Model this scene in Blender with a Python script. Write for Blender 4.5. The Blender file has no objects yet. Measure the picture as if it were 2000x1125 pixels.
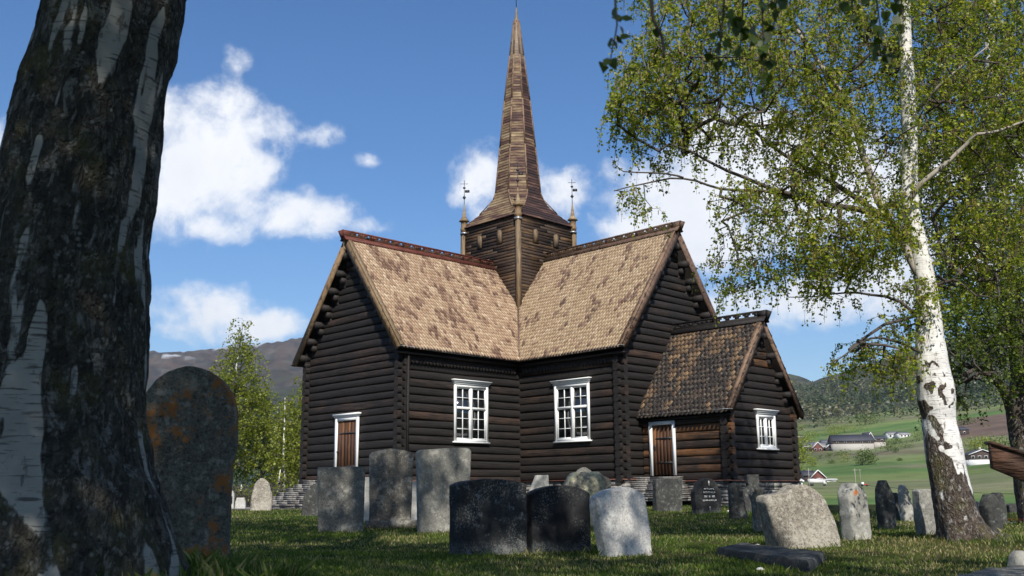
import bpy, math, random
import numpy as np
from math import radians, sin, cos, tan, atan2, atan, pi, sqrt
from mathutils import Vector, Matrix, noise
random.seed(7); RNG = np.random.default_rng(7)
SC = bpy.context.scene
COL = SC.collection
# ---------------------------------------------------------------- camera
EYE = 0.75
F_PX = 1944.0
PITCH = 0.20604; ROLL = -0.00834
_cp, _sp, _cr, _sr = cos(PITCH), sin(PITCH), cos(ROLL), sin(ROLL)
_r0 = Vector((1, 0, 0)); _u0 = Vector((0, -_sp, _cp)); _f0 = Vector((0, _cp, _sp))
_R = _cr*_r0 + _sr*_u0; _U = _cr*_u0 - _sr*_r0
cam_d = bpy.data.cameras.new('camera'); cam = bpy.data.objects.new('camera', cam_d); COL.objects.link(cam)
cam.matrix_world = Matrix(((_R.x, _U.x, -_f0.x, 0), (_R.y, _U.y, -_f0.y, 0), (_R.z, _U.z, -_f0.z, EYE), (0, 0, 0, 1)))
cam_d.sensor_width = 36.0; cam_d.lens = F_PX/2000*36; cam_d.clip_end = 20000; cam_d.clip_start = 0.05
cam_d.dof.use_dof = True; cam_d.dof.focus_distance = 36.0; cam_d.dof.aperture_fstop = 7.0
SC.camera = cam
def ray(px, py):
    return _f0 + (px-1000)/F_PX*_R + (562.5-py)/F_PX*_U
def P(px, py, d):
    """world point on the line of sight through a photo pixel, at distance d along the ground (world y)"""
    r = ray(px, py); k = d/r.y
    return Vector((r.x*k, d, EYE+r.z*k))
def PX(v):
    v = Vector(v)-Vector((0, 0, EYE)); f = v.dot(_f0)
    return 1000+F_PX*v.dot(_R)/f, 562.5-F_PX*v.dot(_U)/f
# ---------------------------------------------------------------- light
SUN_EL = radians(41); SUN_AZ = radians(-7)      # the sun stands behind the camera
sdir = Vector((sin(SUN_AZ)*cos(SUN_EL)*-1, -cos(SUN_AZ)*cos(SUN_EL), sin(SUN_EL)))
sl = bpy.data.lights.new('sun', 'SUN'); sl.energy = 4.9; sl.angle = radians(0.53); sl.color = (1, 0.955, 0.88)
so = bpy.data.objects.new('sun', sl); COL.objects.link(so); so.rotation_euler = sdir.to_track_quat('Z', 'Y').to_euler()
SC.view_settings.view_transform = 'Standard'; SC.view_settings.look = 'None'
SC.view_settings.exposure = 0.22; SC.view_settings.gamma = 1.0
class NT:
    """small node-tree helper"""
    def __init__(s, tree): s.t = tree; s.n = tree.nodes; s.l = tree.links
    def new(s, kind, ins=None, **kw):
        n = s.n.new(kind)
        for k, v in kw.items(): setattr(n, k, v)
        for k, v in (ins or {}).items(): s.put(n.inputs[k], v)
        return n
    def put(s, sock, v):
        if isinstance(v, bpy.types.NodeSocket): s.l.new(v, sock)
        elif isinstance(v, bpy.types.Node): s.l.new(v.outputs[0], sock)
        else:
            if hasattr(sock.default_value, '__len__'):
                n = len(sock.default_value); v = tuple(v)
                if len(v) < n: v = v+(1.0,)
            sock.default_value = v
    def math(s, op, a, b=0.0, c=None, clamp=False):
        n = s.new('ShaderNodeMath', operation=op, use_clamp=clamp); s.put(n.inputs[0], a); s.put(n.inputs[1], b)
        if c is not None: s.put(n.inputs[2], c)
        return n.outputs[0]
    def vmath(s, op, a, b=(0, 0, 0)):
        n = s.new('ShaderNodeVectorMath', operation=op); s.put(n.inputs[0], a); s.put(n.inputs[1], b); return n.outputs[0]
    def mix(s, fac, a, b, blend='MIX'):
        n = s.new('ShaderNodeMix', data_type='RGBA', blend_type=blend)
        s.put(n.inputs[0], fac); s.put(n.inputs[6], a); s.put(n.inputs[7], b); return n.outputs[2]
    def ramp(s, fac, stops):
        n = s.new('ShaderNodeValToRGB'); e = n.color_ramp.elements
        while len(e) < len(stops): e.new(0.5)
        for i, (p, c) in enumerate(stops):
            e[i].position = p; e[i].color = (c, c, c, 1) if isinstance(c, (int, float)) else tuple(c)+(1,)
        s.put(n.inputs[0], fac); return n.outputs[0]
    def step(s, v, lo, hi):
        n = s.new('ShaderNodeMapRange', interpolation_type='SMOOTHSTEP'); s.put(n.inputs[0], v)
        s.put(n.inputs[1], lo); s.put(n.inputs[2], hi); return n.outputs[0]
    def noise(s, vec, scale=1.0, det=4.0, rough=0.55, dist=0.0):
        n = s.new('ShaderNodeTexNoise'); s.put(n.inputs['Vector'], vec); n.inputs['Scale'].default_value = scale
        n.inputs['Detail'].default_value = det; n.inputs['Roughness'].default_value = rough; n.inputs['Distortion'].default_value = dist
        return n.outputs[0]
    def vor(s, vec, scale=1.0, feature='F1', out=0):
        n = s.new('ShaderNodeTexVoronoi', feature=feature); s.put(n.inputs['Vector'], vec); n.inputs['Scale'].default_value = scale
        return n.outputs[out]
    def obj(s): return s.new('ShaderNodeTexCoord').outputs['Object']
    def attr(s, name): return s.new('ShaderNodeAttribute', attribute_name=name).outputs['Fac']
    def acol(s, name): return s.new('ShaderNodeAttribute', attribute_name=name).outputs['Color']
def scaled(nt, vec, sc): return nt.vmath('MULTIPLY', vec, sc)
# sky with clouds at fixed directions
W = bpy.data.worlds.new('World'); SC.world = W; W.use_nodes = True
nt = NT(W.node_tree); W.node_tree.nodes.clear()
sky = nt.new('ShaderNodeTexSky', sky_type='NISHITA', sun_disc=False, sun_elevation=SUN_EL, sun_rotation=pi+SUN_AZ,
             altitude=500, air_density=1.0, dust_density=0.6, ozone_density=2.2)
d = nt.new('ShaderNodeTexCoord').outputs['Generated']
sx = nt.new('ShaderNodeSeparateXYZ', {0: d})
az = nt.math('ARCTAN2', sx.outputs[0], sx.outputs[1]); el = nt.math('ARCSINE', sx.outputs[2])
def cl_dir(px, py):
    r = ray(px, py).normalized(); return atan2(r.x, r.y), math.asin(r.z)
CLOUDS = [  # centre px, half width px, half height px, weight
    (400, 330, 165, 125, 1.15), (560, 415, 160, 52, 1.1), (330, 230, 90, 60, .85), (390, 440, 150, 40, .95), (330, 400, 130, 100, 1.0),
    (0, 330, 60, 90, 1.0), (-200, 300, 240, 130, 1.0), (520, 250, 110, 80, .6), (600, 375, 40, 40, .5), (468, 120, 50, 42, .30), (715, 440, 70, 30, .5),
    (395, 610, 135, 68, 1.1), (340, 640, 90, 34, .9), (530, 632, 95, 38, .85), (460, 205, 110, 60, .62), (620, 265, 80, 40, .4),
    (945, 345, 92, 75, 1.05), (1080, 372, 88, 72, 1.05), (1000, 420, 110, 50, .8), (1010, 330, 110, 50, .8), (716, 312, 50, 26, .25),
    (1290, 400, 170, 110, 1.0), (1450, 320, 210, 120, 1.1), (1350, 470, 130, 60, .95), (1250, 440, 110, 60, .9), (1450, 450, 170, 90, 1.0), (1620, 350, 170, 160, .95), (1560, 590, 220, 62, .95), (1700, 560, 150, 80, .8),
    (1200, 330, 50, 40, .6), (1480, 240, 120, 60, .7), (1850, 330, 200, 90, .8), (2300, 300, 300, 160, 1.0), (1900, 480, 160, 80, .7), (2250, 600, 250, 60, .9),
    (-500, 620, 200, 60, .9), (-700, 150, 300, 100, .9), (2700, 50, 300, 160, .9)]
nA = nt.noise(d, 7.0, 8.0, 0.6, 0.4); nB = nt.noise(d, 22.0, 7.0, 0.62, 0.2)
wob = nt.math('MULTIPLY_ADD', nA, 3.4, nt.math('MULTIPLY', nB, 2.2))
field = None; vert = None
for (cx, cy, rx, ry, wt_) in CLOUDS:
    a0, e0 = cl_dir(cx, cy)
    u = nt.math('MULTIPLY', nt.math('SUBTRACT', az, a0), F_PX/rx); v = nt.math('MULTIPLY', nt.math('SUBTRACT', el, e0), F_PX/ry)
    q = nt.math('SUBTRACT', 1.0, nt.math('ADD', nt.math('MULTIPLY', u, u), nt.math('MULTIPLY', v, v)))
    q = nt.math('SUBTRACT', nt.math('MAXIMUM', q, -1.6), (1-wt_)*.75)
    field = q if field is None else nt.math('SMOOTH_MAX', field, q, 0.25)
tot = nt.math('ADD', field, nt.math('SUBTRACT', wob, 2.80))
dens = nt.step(tot, -0.05, 1.05)
shade = nt.noise(nt.vmath('ADD', d, (0, 0, 0.022)), 9.0, 5.0, 0.55, 0.3)
lum = nt.math('MULTIPLY_ADD', shade, -0.9, nt.math('MULTIPLY_ADD', nt.step(tot, 0.3, 1.6), -0.12, 1.42))
ccol = nt.mix(nt.math('SUBTRACT', 1.0, lum, clamp=True), (10.0, 10.1, 10.3), (5.2, 5.7, 6.6))
hs = nt.new('ShaderNodeHueSaturation', {'Hue': 0.505, 'Saturation': 1.27, 'Value': 1.2, 'Color': sky.outputs[0]})
skyc = nt.mix(nt.math('MULTIPLY', dens, 0.93), hs.outputs[0], ccol)
bg = nt.new('ShaderNodeBackground', {'Color': skyc, 'Strength': 0.10})
nt.l.new(bg.outputs[0], nt.new('ShaderNodeOutputWorld').inputs[0])
# ---------------------------------------------------------------- mesh and object helpers
def tag(o, label=None, cat=None, group=None, kind=None):
    if label: o['label'] = label
    if cat: o['category'] = cat
    if group: o['group'] = group
    if kind: o['kind'] = kind
    return o
def empty(name, loc=(0, 0, 0), rz=0.0):
    o = bpy.data.objects.new(name, None); COL.objects.link(o); o.location = loc; o.rotation_euler.z = rz
    o.empty_display_size = 0.2; return o
class MB:
    def __init__(s): s.v = []; s.f = []; s.t = []; s.n = 0; s.pa = []
    def add(s, v, faces, tint=0.5, pat=None):
        v = np.asarray(v, float).reshape(-1, 3)
        for f in (faces if isinstance(faces, list) else [faces]):
            f = np.asarray(f, int)
            if f.ndim == 1: f = f[None]
            s.f.append(f+s.n)
            s.t.append(np.full(len(f), tint) if np.isscalar(tint) else np.asarray(tint))
        s.v.append(v); s.pa.append(np.zeros(len(v)) if pat is None else np.asarray(pat)); s.n += len(v)
    def box(s, c, size, rz=0.0, rot=None, tint=0.5, jit=0.0):
        h = np.array(size)/2; v = np.array([[x, y, z] for z in (-1, 1) for y in (-1, 1) for x in (-1, 1)])*h
        if jit: v = v+RNG.uniform(-jit, jit, v.shape)
        if rot is not None: v = v@np.array(rot).T
        if rz: v = v@np.array([[cos(rz), sin(rz), 0], [-sin(rz), cos(rz), 0], [0, 0, 1]])
        s.add(v+np.array(c), np.array([[0, 2, 3, 1], [4, 5, 7, 6], [0, 1, 5, 4], [2, 6, 7, 3], [0, 4, 6, 2], [1, 3, 7, 5]]), tint)
    def bx(s, x0, x1, y0, y1, z0, z1, tint=0.5): s.box(((x0+x1)/2, (y0+y1)/2, (z0+z1)/2), (abs(x1-x0), abs(y1-y0), abs(z1-z0)), tint=tint)
    def bar(s, a, b, w, h, up=(0, 0, 1), tint=0.5):
        a = Vector(a); b = Vector(b); x = (b-a).normalized(); y = Vector(up).cross(x).normalized(); z = x.cross(y)
        s.box((a+b)/2, ((b-a).length, w, h), rot=[[x[i], y[i], z[i]] for i in range(3)], tint=tint)
    def prism(s, pts, ext, tint=0.5):
        n = len(pts); a = np.array([tuple(p) for p in pts], float); b = a+np.array(tuple(ext))
        s.add(np.vstack([a, b]), [np.arange(n)[::-1], np.arange(n, 2*n), np.array([[i, (i+1) % n, n+(i+1) % n, n+i] for i in range(n)])], tint)
    def tube(s, path, rad, k=6, cap=True, tint=0.5, pat=None, disp=None):
        p = np.array([tuple(q) for q in path], float); n = len(p); rad = np.broadcast_to(np.asarray(rad, float), (n,))
        tg = np.gradient(p, axis=0); tg /= np.linalg.norm(tg, axis=1)[:, None]+1e-12
        ref = np.array([0, 0, 1.0]) if abs(tg[0, 2]) < .9 else np.array([1.0, 0, 0])
        u = np.cross(tg[0], ref); u /= np.linalg.norm(u); ang = np.arange(k)*2*pi/k; ca, sa = np.cos(ang), np.sin(ang)
        out = np.empty((n, k, 3))
        for i in range(n):
            u = u-tg[i]*u.dot(tg[i]); u /= np.linalg.norm(u)+1e-12; w = np.cross(tg[i], u)
            out[i] = p[i]+rad[i]*(ca[:, None]*u+sa[:, None]*w)
        i, j = np.meshgrid(np.arange(n-1), np.arange(k), indexing='ij'); j2 = (j+1) % k
        q = np.stack([i*k+j, i*k+j2, (i+1)*k+j2, (i+1)*k+j], -1).reshape(-1, 4)
        fs = [q]
        if cap and rad[0] > 0.004: fs += [np.arange(k)[::-1], np.arange(k)+(n-1)*k]
        s.add(out.reshape(-1, 3), fs, tint, pat)
    def lathe(s, c, prof, k=12, tint=0.5, ph=0.0):
        n = len(prof); a = np.arange(k)*2*pi/k+ph
        v = np.array([[c[0]+r*cos(t), c[1]+r*sin(t), c[2]+z] for (r, z) in prof for t in a])
        i, j = np.meshgrid(np.arange(n-1), np.arange(k), indexing='ij'); j2 = (j+1) % k
        s.add(v, [np.stack([i*k+j, i*k+j2, (i+1)*k+j2, (i+1)*k+j], -1).reshape(-1, 4), np.arange(k)[::-1], np.arange(k)+(n-1)*k], tint)
    def build(s, name, mat, parent=None, smooth=False, cols=None):
        me = bpy.data.meshes.new(name)
        v = np.vstack(s.v) if s.v else np.zeros((0, 3))
        me.vertices.add(len(v)); me.vertices.foreach_set('co', v.ravel().astype(np.float32))
        lens = np.concatenate([np.full(len(f), f.shape[1]) for f in s.f]); loops = np.concatenate([f.ravel() for f in s.f])
        me.loops.add(len(loops)); me.loops.foreach_set('vertex_index', loops.astype(np.int32))
        me.polygons.add(len(lens)); me.polygons.foreach_set('loop_start', np.concatenate([[0], np.cumsum(lens)[:-1]]).astype(np.int32))
        if smooth: me.polygons.foreach_set('use_smooth', np.ones(len(lens), bool))
        me.update(calc_edges=True)
        a = me.attributes.new('tint', 'FLOAT', 'FACE'); a.data.foreach_set('value', np.concatenate(s.t).astype(np.float32))
        pa = np.concatenate(s.pa)
        if pa.any(): a = me.attributes.new('pat', 'FLOAT', 'POINT'); a.data.foreach_set('value', pa.astype(np.float32))
        if cols is not None:
            a = me.attributes.new('albedo', 'FLOAT_COLOR', 'POINT'); a.data.foreach_set('color', np.hstack([cols, np.ones((len(cols), 1))]).ravel().astype(np.float32))
        me.materials.append(mat)
        o = bpy.data.objects.new(name, me); COL.objects.link(o)
        if parent is not None: o.parent = parent
        return o
def fbm(x, y, z, oct=4, seed=0.0):
    """fractal noise about -1..1 for arrays"""
    x, y, z = np.broadcast_arrays(np.asarray(x, float), np.asarray(y, float), np.asarray(z, float))
    out = np.zeros(x.size)
    for i, (a, b, c) in enumerate(zip(x.ravel(), y.ravel(), z.ravel())):
        out[i] = noise.fractal((a+seed, b, c), 1.0, 2.0, oct)
    return out.reshape(x.shape)
def vnoise(x, y, z=0.0, seed=0):
    """fast vectorised value noise 0..1"""
    x, y, z = np.broadcast_arrays(np.asarray(x, float), np.asarray(y, float), np.asarray(z, float))
    xi, yi, zi = np.floor(x).astype(np.int64), np.floor(y).astype(np.int64), np.floor(z).astype(np.int64)
    fx, fy, fz = x-xi, y-yi, z-zi; fx, fy, fz = [t*t*(3-2*t) for t in (fx, fy, fz)]
    def h(a, b, c):
        n = (a*374761393+b*668265263+c*2147483647+seed*144665) & 0xffffffff
        n = ((n ^ (n >> 13))*1274126177) & 0xffffffff; n = ((n ^ (n >> 16))*668265263) & 0xffffffff
        return ((n ^ (n >> 15)) & 0xffff)/65535.0
    r = 0
    for dx in (0, 1):
        for dy in (0, 1):
            for dz in (0, 1):
                r = r+h(xi+dx, yi+dy, zi+dz)*(fx if dx else 1-fx)*(fy if dy else 1-fy)*(fz if dz else 1-fz)
    return r
def vfbm(x, y, z=0.0, oct=4, seed=0):
    r = 0; a = 0.5; t = 0
    for i in range(oct): r = r+a*vnoise(np.asarray(x)*2**i, np.asarray(y)*2**i, np.asarray(z)*2**i, seed+i*17); t += a; a *= .5
    return r/t
# ---------------------------------------------------------------- materials
def material(name, fn):
    m = bpy.data.materials.new(name); m.use_nodes = True; m.node_tree.nodes.clear(); k = NT(m.node_tree)
    out = k.new('ShaderNodeOutputMaterial'); sh = fn(k); k.l.new(sh, out.inputs[0]); return m
def pbr(k, col, rough=0.8, bump=None, bs=0.3, bd=0.01, spec=0.3, metal=0.0, **kw):
    ins = {'Base Color': col, 'Roughness': rough, 'Specular IOR Level': spec, 'Metallic': metal}
    if bump is not None: ins['Normal'] = k.new('ShaderNodeBump', {'Strength': bs, 'Distance': bd, 'Height': bump}).outputs[0]
    ins.update(kw)
    return k.new('ShaderNodeBsdfPrincipled', ins).outputs[0]
def logwood(base, worn, amt=0.5, scl=(1.2, 1.2, 26), spec=0.3):
    def fn(k):
        o = k.obj(); g = k.noise(scaled(k, o, scl), 1.0, 6, 0.65, 0.3); b = k.noise(o, 0.9, 4, 0.6); t = k.attr('tint')
        fine = k.noise(scaled(k, o, tuple(4*s for s in scl)), 1.0, 3, 0.6)
        w = k.step(k.math('ADD', k.math('MULTIPLY', g, 0.75), k.math('ADD', k.math('MULTIPLY', b, 0.6), k.math('MULTIPLY', t, 0.55))), 1.12-amt*.45, 1.5-amt*.35)
        c = k.mix(w, base, worn); c = k.mix(k.math('MULTIPLY', k.step(fine, .48, .72), .5), c, tuple(x*1.9 for x in base))
        c = k.mix(k.math('MULTIPLY', k.step(g, .5, .35), .55), c, tuple(x*.45 for x in base))
        crk = k.step(k.noise(scaled(k, o, tuple(q*(2.2 if q > 5 else .7) for q in scl)), 1.3, 2, .5), .60, .64); c = k.mix(k.math('MULTIPLY', crk, .75), c, tuple(x*.25 for x in base))
        return pbr(k, c, k.math('MULTIPLY_ADD', fine, .3, .5), k.math('SUBTRACT', k.math('ADD', g, fine), crk), .6, .02, spec)
    return fn
M = {}
M['log'] = material('tarred_log', logwood((.021, .018, .016), (.082, .047, .031), .38))
M['logp'] = material('porch_log', logwood((.024, .019, .016), (.19, .085, .032), .42))
M['logend'] = material('log_end_wood', logwood((.04, .027, .02), (.16, .085, .045), .6, (9, 9, 9)))
M['darkwood'] = material('dark_wood', logwood((.022, .018, .016), (.06, .035, .022), .3, (6, 6, 6)))
M['board'] = material('tower_board', logwood((.042, .026, .017), (.19, .105, .038), .42, (1.0, 1.0, 9)))
M['post'] = material('tan_post', logwood((.17, .115, .065), (.30, .215, .125), .6, (18, 18, 1.5)))
M['rake'] = material('rake_board', logwood((.19, .12, .06), (.30, .20, .105), .6, (5, 5, 5)))
M['rakered'] = material('red_brown_board', logwood((.10, .06, .042), (.24, .155, .095), .55, (5, 5, 5)))
M['redpaint'] = material('red_tarred_board', logwood((.12, .035, .024), (.21, .10, .06), .45, (3, 3, 9)))
M['door'] = material('door_plank', logwood((.075, .034, .018), (.22, .095, .03), .45, (14, 14, 1.2)))
M['beam'] = material('weathered_plank', logwood((.12, .06, .036), (.24, .15, .10), .5, (3, 3, 14)))
def shingle(cols, dark):
    def fn(k):
        o = k.obj(); t = k.attr('tint'); n = k.noise(o, 22, 4, .7); m = k.noise(scaled(k, o, (9, 9, 9)), 1, 4, .6)
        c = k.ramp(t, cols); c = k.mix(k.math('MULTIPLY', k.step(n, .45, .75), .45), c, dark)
        c = k.mix(k.math('MULTIPLY', k.step(m, .5, .7), .25), c, (.5, .42, .3))
        return pbr(k, c, .8, n, .5, .01, .25)
    return fn
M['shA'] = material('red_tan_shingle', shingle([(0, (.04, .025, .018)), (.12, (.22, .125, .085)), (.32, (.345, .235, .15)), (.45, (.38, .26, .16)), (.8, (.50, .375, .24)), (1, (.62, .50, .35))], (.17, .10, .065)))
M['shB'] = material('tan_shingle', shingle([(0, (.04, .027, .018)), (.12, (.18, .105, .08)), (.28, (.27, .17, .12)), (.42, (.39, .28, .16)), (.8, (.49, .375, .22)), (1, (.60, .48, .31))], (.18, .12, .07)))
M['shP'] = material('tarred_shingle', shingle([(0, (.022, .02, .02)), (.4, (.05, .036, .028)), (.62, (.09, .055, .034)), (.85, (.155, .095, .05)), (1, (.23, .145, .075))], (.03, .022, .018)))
def spire_fn(k):
    o = k.obj(); z = k.new('ShaderNodeSeparateXYZ', {0: o}).outputs[2]; t = k.attr('tint')
    band = k.noise(scaled(k, o, (.9, .9, 4.5)), 1, 6, .7, .2); g = k.noise(scaled(k, o, (14, 14, 2)), 1, 4, .6)
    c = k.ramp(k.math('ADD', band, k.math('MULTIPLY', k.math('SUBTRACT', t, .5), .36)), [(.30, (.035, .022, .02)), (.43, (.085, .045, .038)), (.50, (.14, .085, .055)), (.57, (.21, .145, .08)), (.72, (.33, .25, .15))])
    c = k.mix(k.math('MULTIPLY', k.step(g, .5, .75), .5), c, (.07, .035, .03))
    c = k.mix(k.math('MULTIPLY', k.step(z, 19.6, 21.4), .6), c, (.42, .36, .28))
    return pbr(k, c, .75, k.math('ADD', band, g), .5, .02, .25)
M['spire'] = material('spire_boards', spire_fn)
def plain(col, rough=.6, var=.12, scale=6, metal=0, spec=.4, bs=.15):
    def fn(k):
        n = k.noise(k.obj(), scale, 5, .6)
        return pbr(k, k.mix(n, tuple(c*(1-var) for c in col), tuple(min(1, c*(1+var)) for c in col)), rough, n, bs, .01, spec, metal)
    return fn
M['white'] = material('white_paint', plain((.80, .80, .77), .45, .06, 9))
M['iron'] = material('black_iron', plain((.02, .02, .022), .5, .3, 20, 0, .5))
M['zinc'] = material('gutter_metal', plain((.13, .135, .14), .3, .3, 4, .85, .5))
M['lead'] = material('lead_sheet', plain((.42, .43, .45), .4, .25, 8, .7))
M['flash'] = material('red_flashing', plain((.20, .085, .065), .6, .4, 5))
def glass_fn(k):
    o = k.obj(); n = k.noise(scaled(k, o, (3, 3, 3)), 1, 3, .5)
    return pbr(k, (.012, .014, .016), .04, n, .25, .02, .9)
M['glass'] = material('old_window_glass', glass_fn)
def stone(c1, c2, lich=0.0, lcol=(.55, .55, .5), spots=0.0, scale=14, bs=.5, lsc=9, black=.4, orange=0.0, mark=None):
    def fn(k):
        o = k.obj(); n = k.noise(o, scale, 6, .7); big = k.noise(o, 1.7, 5, .6); fine = k.noise(o, scale*7, 3, .7)
        c = k.mix(k.step(k.math('ADD', k.math('MULTIPLY', n, .6), k.math('MULTIPLY', big, .6)), .42, .8), c1, c2)
        sp_ = k.noise(o, scale*3.2, 4, .8); c = k.mix(k.math('MULTIPLY', k.step(sp_, .54, .62), black), c, tuple(x*.25 for x in c1)); c = k.mix(k.math('MULTIPLY', k.step(sp_, .46, .38), black*.6), c, tuple(min(1, x*1.45) for x in c2))
        if spots > 0:
            v = k.vor(k.vmath('ADD', o, scaled(k, k.new('ShaderNodeTexNoise', {'Vector': o, 'Scale': 12.0}).outputs['Color'], (.03, .03, .03))), 30)
            z = k.step(k.noise(o, 3.2, 3, .6), .42, .66)
            v2 = k.vor(k.vmath('ADD', o, (3.3, 1.7, 5.1)), 57); zz = k.new('ShaderNodeSeparateXYZ', {0: o}).outputs[2]
            c = k.mix(k.math('MULTIPLY', k.math('MULTIPLY', k.math('MAXIMUM', k.step(v, .44, .16), k.step(v2, .36, .2)), z), spots), c, (.27, .28, .26))
            foot = k.step(k.math('ADD', zz, k.math('MULTIPLY', n, .35)), .34, .18); c = k.mix(k.math('MULTIPLY', k.math('MULTIPLY', foot, k.step(fine, .4, .6)), .75), c, (.25, .26, .24))
        if lich:
            l = k.step(k.math('ADD', k.noise(o, lsc, 8, .75), k.math('MULTIPLY', big, .3)), .72-.16*lich, .80-.12*lich)
            c = k.mix(k.math('MULTIPLY', l, .85), c, lcol)
        if orange:
            l = k.step(k.math('ADD', k.noise(o, 7, 9, .82), k.math('MULTIPLY', k.noise(o, 1.9, 2, .5), .8)), .98-.04*orange, 1.06-.04*orange)
            c = k.mix(k.math('MULTIPLY', l, .9), c, (.30, .11, .02))
        if mark:      # one orange lichen patch of its own
            q = k.vmath('DISTANCE', scaled(k, o, (1, .2, 1)), mark); q = q.node.outputs['Value']; c = k.mix(k.math('MULTIPLY', k.step(k.math('ADD', q, k.math('MULTIPLY', k.math('SUBTRACT', fine, .5), .10)), .040, .028), .9), c, (.50, .14, .02))
        return pbr(k, c, .85, k.math('ADD', n, k.math('MULTIPLY', fine, .5)), bs, .02, .25)
    return fn
M['s_grey'] = material('grey_speckled_granite', stone((.125, .12, .105), (.23, .22, .19), .35, (.35, .34, .29), black=.75))
M['s_tall'] = material('worn_grey_granite', stone((.09, .083, .07), (.20, .185, .155), .4, (.33, .31, .26), black=.7))
M['s_light'] = material('pale_grey_granite', stone((.18, .172, .15), (.31, .30, .26), .3, (.42, .4, .35), black=.55))
M['s_white'] = material('white_granite', stone((.43, .415, .38), (.64, .61, .56), .3, (.7, .69, .63), black=.6))
M['s_black'] = material('black_stone_with_lichen_dots', stone((.022, .022, .022), (.055, .055, .053), .12, (.2, .2, .19), spots=.75, black=.3, scale=10, bs=.8))
M['s_polish'] = material('polished_black_stone', stone((.014, .014, .015), (.026, .026, .027), 0, spots=.35, black=.2, bs=.15))
M['s_dark'] = material('dark_rough_stone', stone((.035, .034, .032), (.085, .085, .078), .25, (.16, .17, .15)))
M['s_tan'] = material('tan_granite_boulder', stone((.20, .175, .135), (.47, .42, .34), .5, (.52, .48, .40), scale=16, bs=1.3, black=.75, lsc=22))
M['s_gtan'] = material('streaked_grey_stone', stone((.24, .235, .21), (.40, .38, .33), .2, (.5, .5, .46), scale=5, bs=.8, black=.3))
M['s_mark'] = material('streaked_stone_with_orange_patch', stone((.24, .235, .21), (.40, .38, .33), .2, (.5, .5, .46), scale=5, bs=.8, black=.3, mark=(-.09, -.03, .64)))
M['s_lich'] = material('yellow_lichen_boulder', stone((.16, .15, .13), (.30, .28, .22), .9, (.50, .47, .30), lsc=7, black=.5))
M['s_orange'] = material('orange_lichen_granite', stone((.075, .070, .055), (.17, .16, .125), .3, (.26, .25, .2), orange=1.1, black=.8))
M['s_pale'] = material('pale_sandstone', stone((.36, .35, .31), (.52, .5, .45), .2, black=.25))
M['slate'] = material('stacked_slab_stone', stone((.12, .11, .10), (.30, .28, .25), .3, (.36, .35, .31), scale=7, bs=.8))
def bark_fn(white, dark, lent=1.0, big=2.2, flk=.0):
    def fn(k):
        o = k.obj(); pt = k.attr('pat')
        n = k.noise(scaled(k, o, (big*1.7, big*1.7, big*.75)), 1, 6, .62, .5); f = k.noise(scaled(k, o, (26, 26, 15)), 1, 5, .7)
        l = k.noise(scaled(k, o, (7, 7, 75)), 1, 3, .55)
        w = k.mix(k.math('MULTIPLY', k.step(l, .56, .64), .85*lent), white, tuple(x*.16 for x in white))
        w = k.mix(k.math('MULTIPLY', k.step(k.noise(o, 6, 4, .6), .4, .7), .45), w, tuple(x*.62 for x in white))
        dk = k.mix(k.step(f, .4, .7), tuple(x*.35 for x in dark), dark)
        sp = k.step(k.vor(o, 17), .22, .08); dk = k.mix(k.math('MULTIPLY', sp, .5), dk, (.30, .31, .27))
        dk = k.mix(k.math('MULTIPLY', k.step(k.noise(o, 4, 3, .5), .5, .7), .6), dk, (.11, .10, .035))
        fl = k.step(k.noise(scaled(k, o, (24, 24, 10)), 1, 5, .7), .54, .62); dk = k.mix(k.math('MULTIPLY', fl, .55), dk, tuple(x*.62 for x in white))
        md = k.math('MULTIPLY', k.step(k.noise(scaled(k, o, (9, 9, 4.5)), 1, 7, .78, .6), .55, .60), flk); dk = k.mix(md, dk, k.mix(.25, w, dk))
        m = k.step(k.math('ADD', pt, k.math('ADD', k.math('MULTIPLY', k.math('SUBTRACT', n, .5), 1.3), k.math('MULTIPLY', k.math('SUBTRACT', f, .5), .3))), .42, .56)
        c = k.mix(m, w, dk); c = k.mix(k.math('MULTIPLY', k.step(k.noise(scaled(k, o, (big*6, big*6, big*3)), 1, 6, .75), .56, .64), .8), c, k.mix(.5, dk, tuple(x*.8 for x in dark)))
        cr = k.vor(k.vmath('ADD', scaled(k, o, (30, 30, 9)), scaled(k, k.new('ShaderNodeTexNoise', {'Vector': o, 'Scale': 9.0, 'Detail': 4.0}).outputs['Color'], (3.5, 3.5, 3.5))), 1, 'DISTANCE_TO_EDGE')
        h = k.math('ADD', k.math('MULTIPLY', l, .1), k.math('MULTIPLY', m, k.math('ADD', k.math('MULTIPLY', k.step(cr, 0, .3), .5), k.math('MULTIPLY', f, 1.3))))
        return pbr(k, c, .8, h, .9, .03, .25)
    return fn
M['barkhero'] = material('mossy_birch_bark', bark_fn((.30, .29, .25), (.085, .078, .060), flk=.75))
M['bark'] = material('white_birch_bark', bark_fn((.72, .70, .66), (.15, .115, .09), .7, 3.0))
M['branch'] = material('branch_bark', plain((.075, .06, .05), .8, .5, 14))
M['paleb'] = material('pale_branch_bark', plain((.34, .30, .25), .8, .5, 10))
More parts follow.
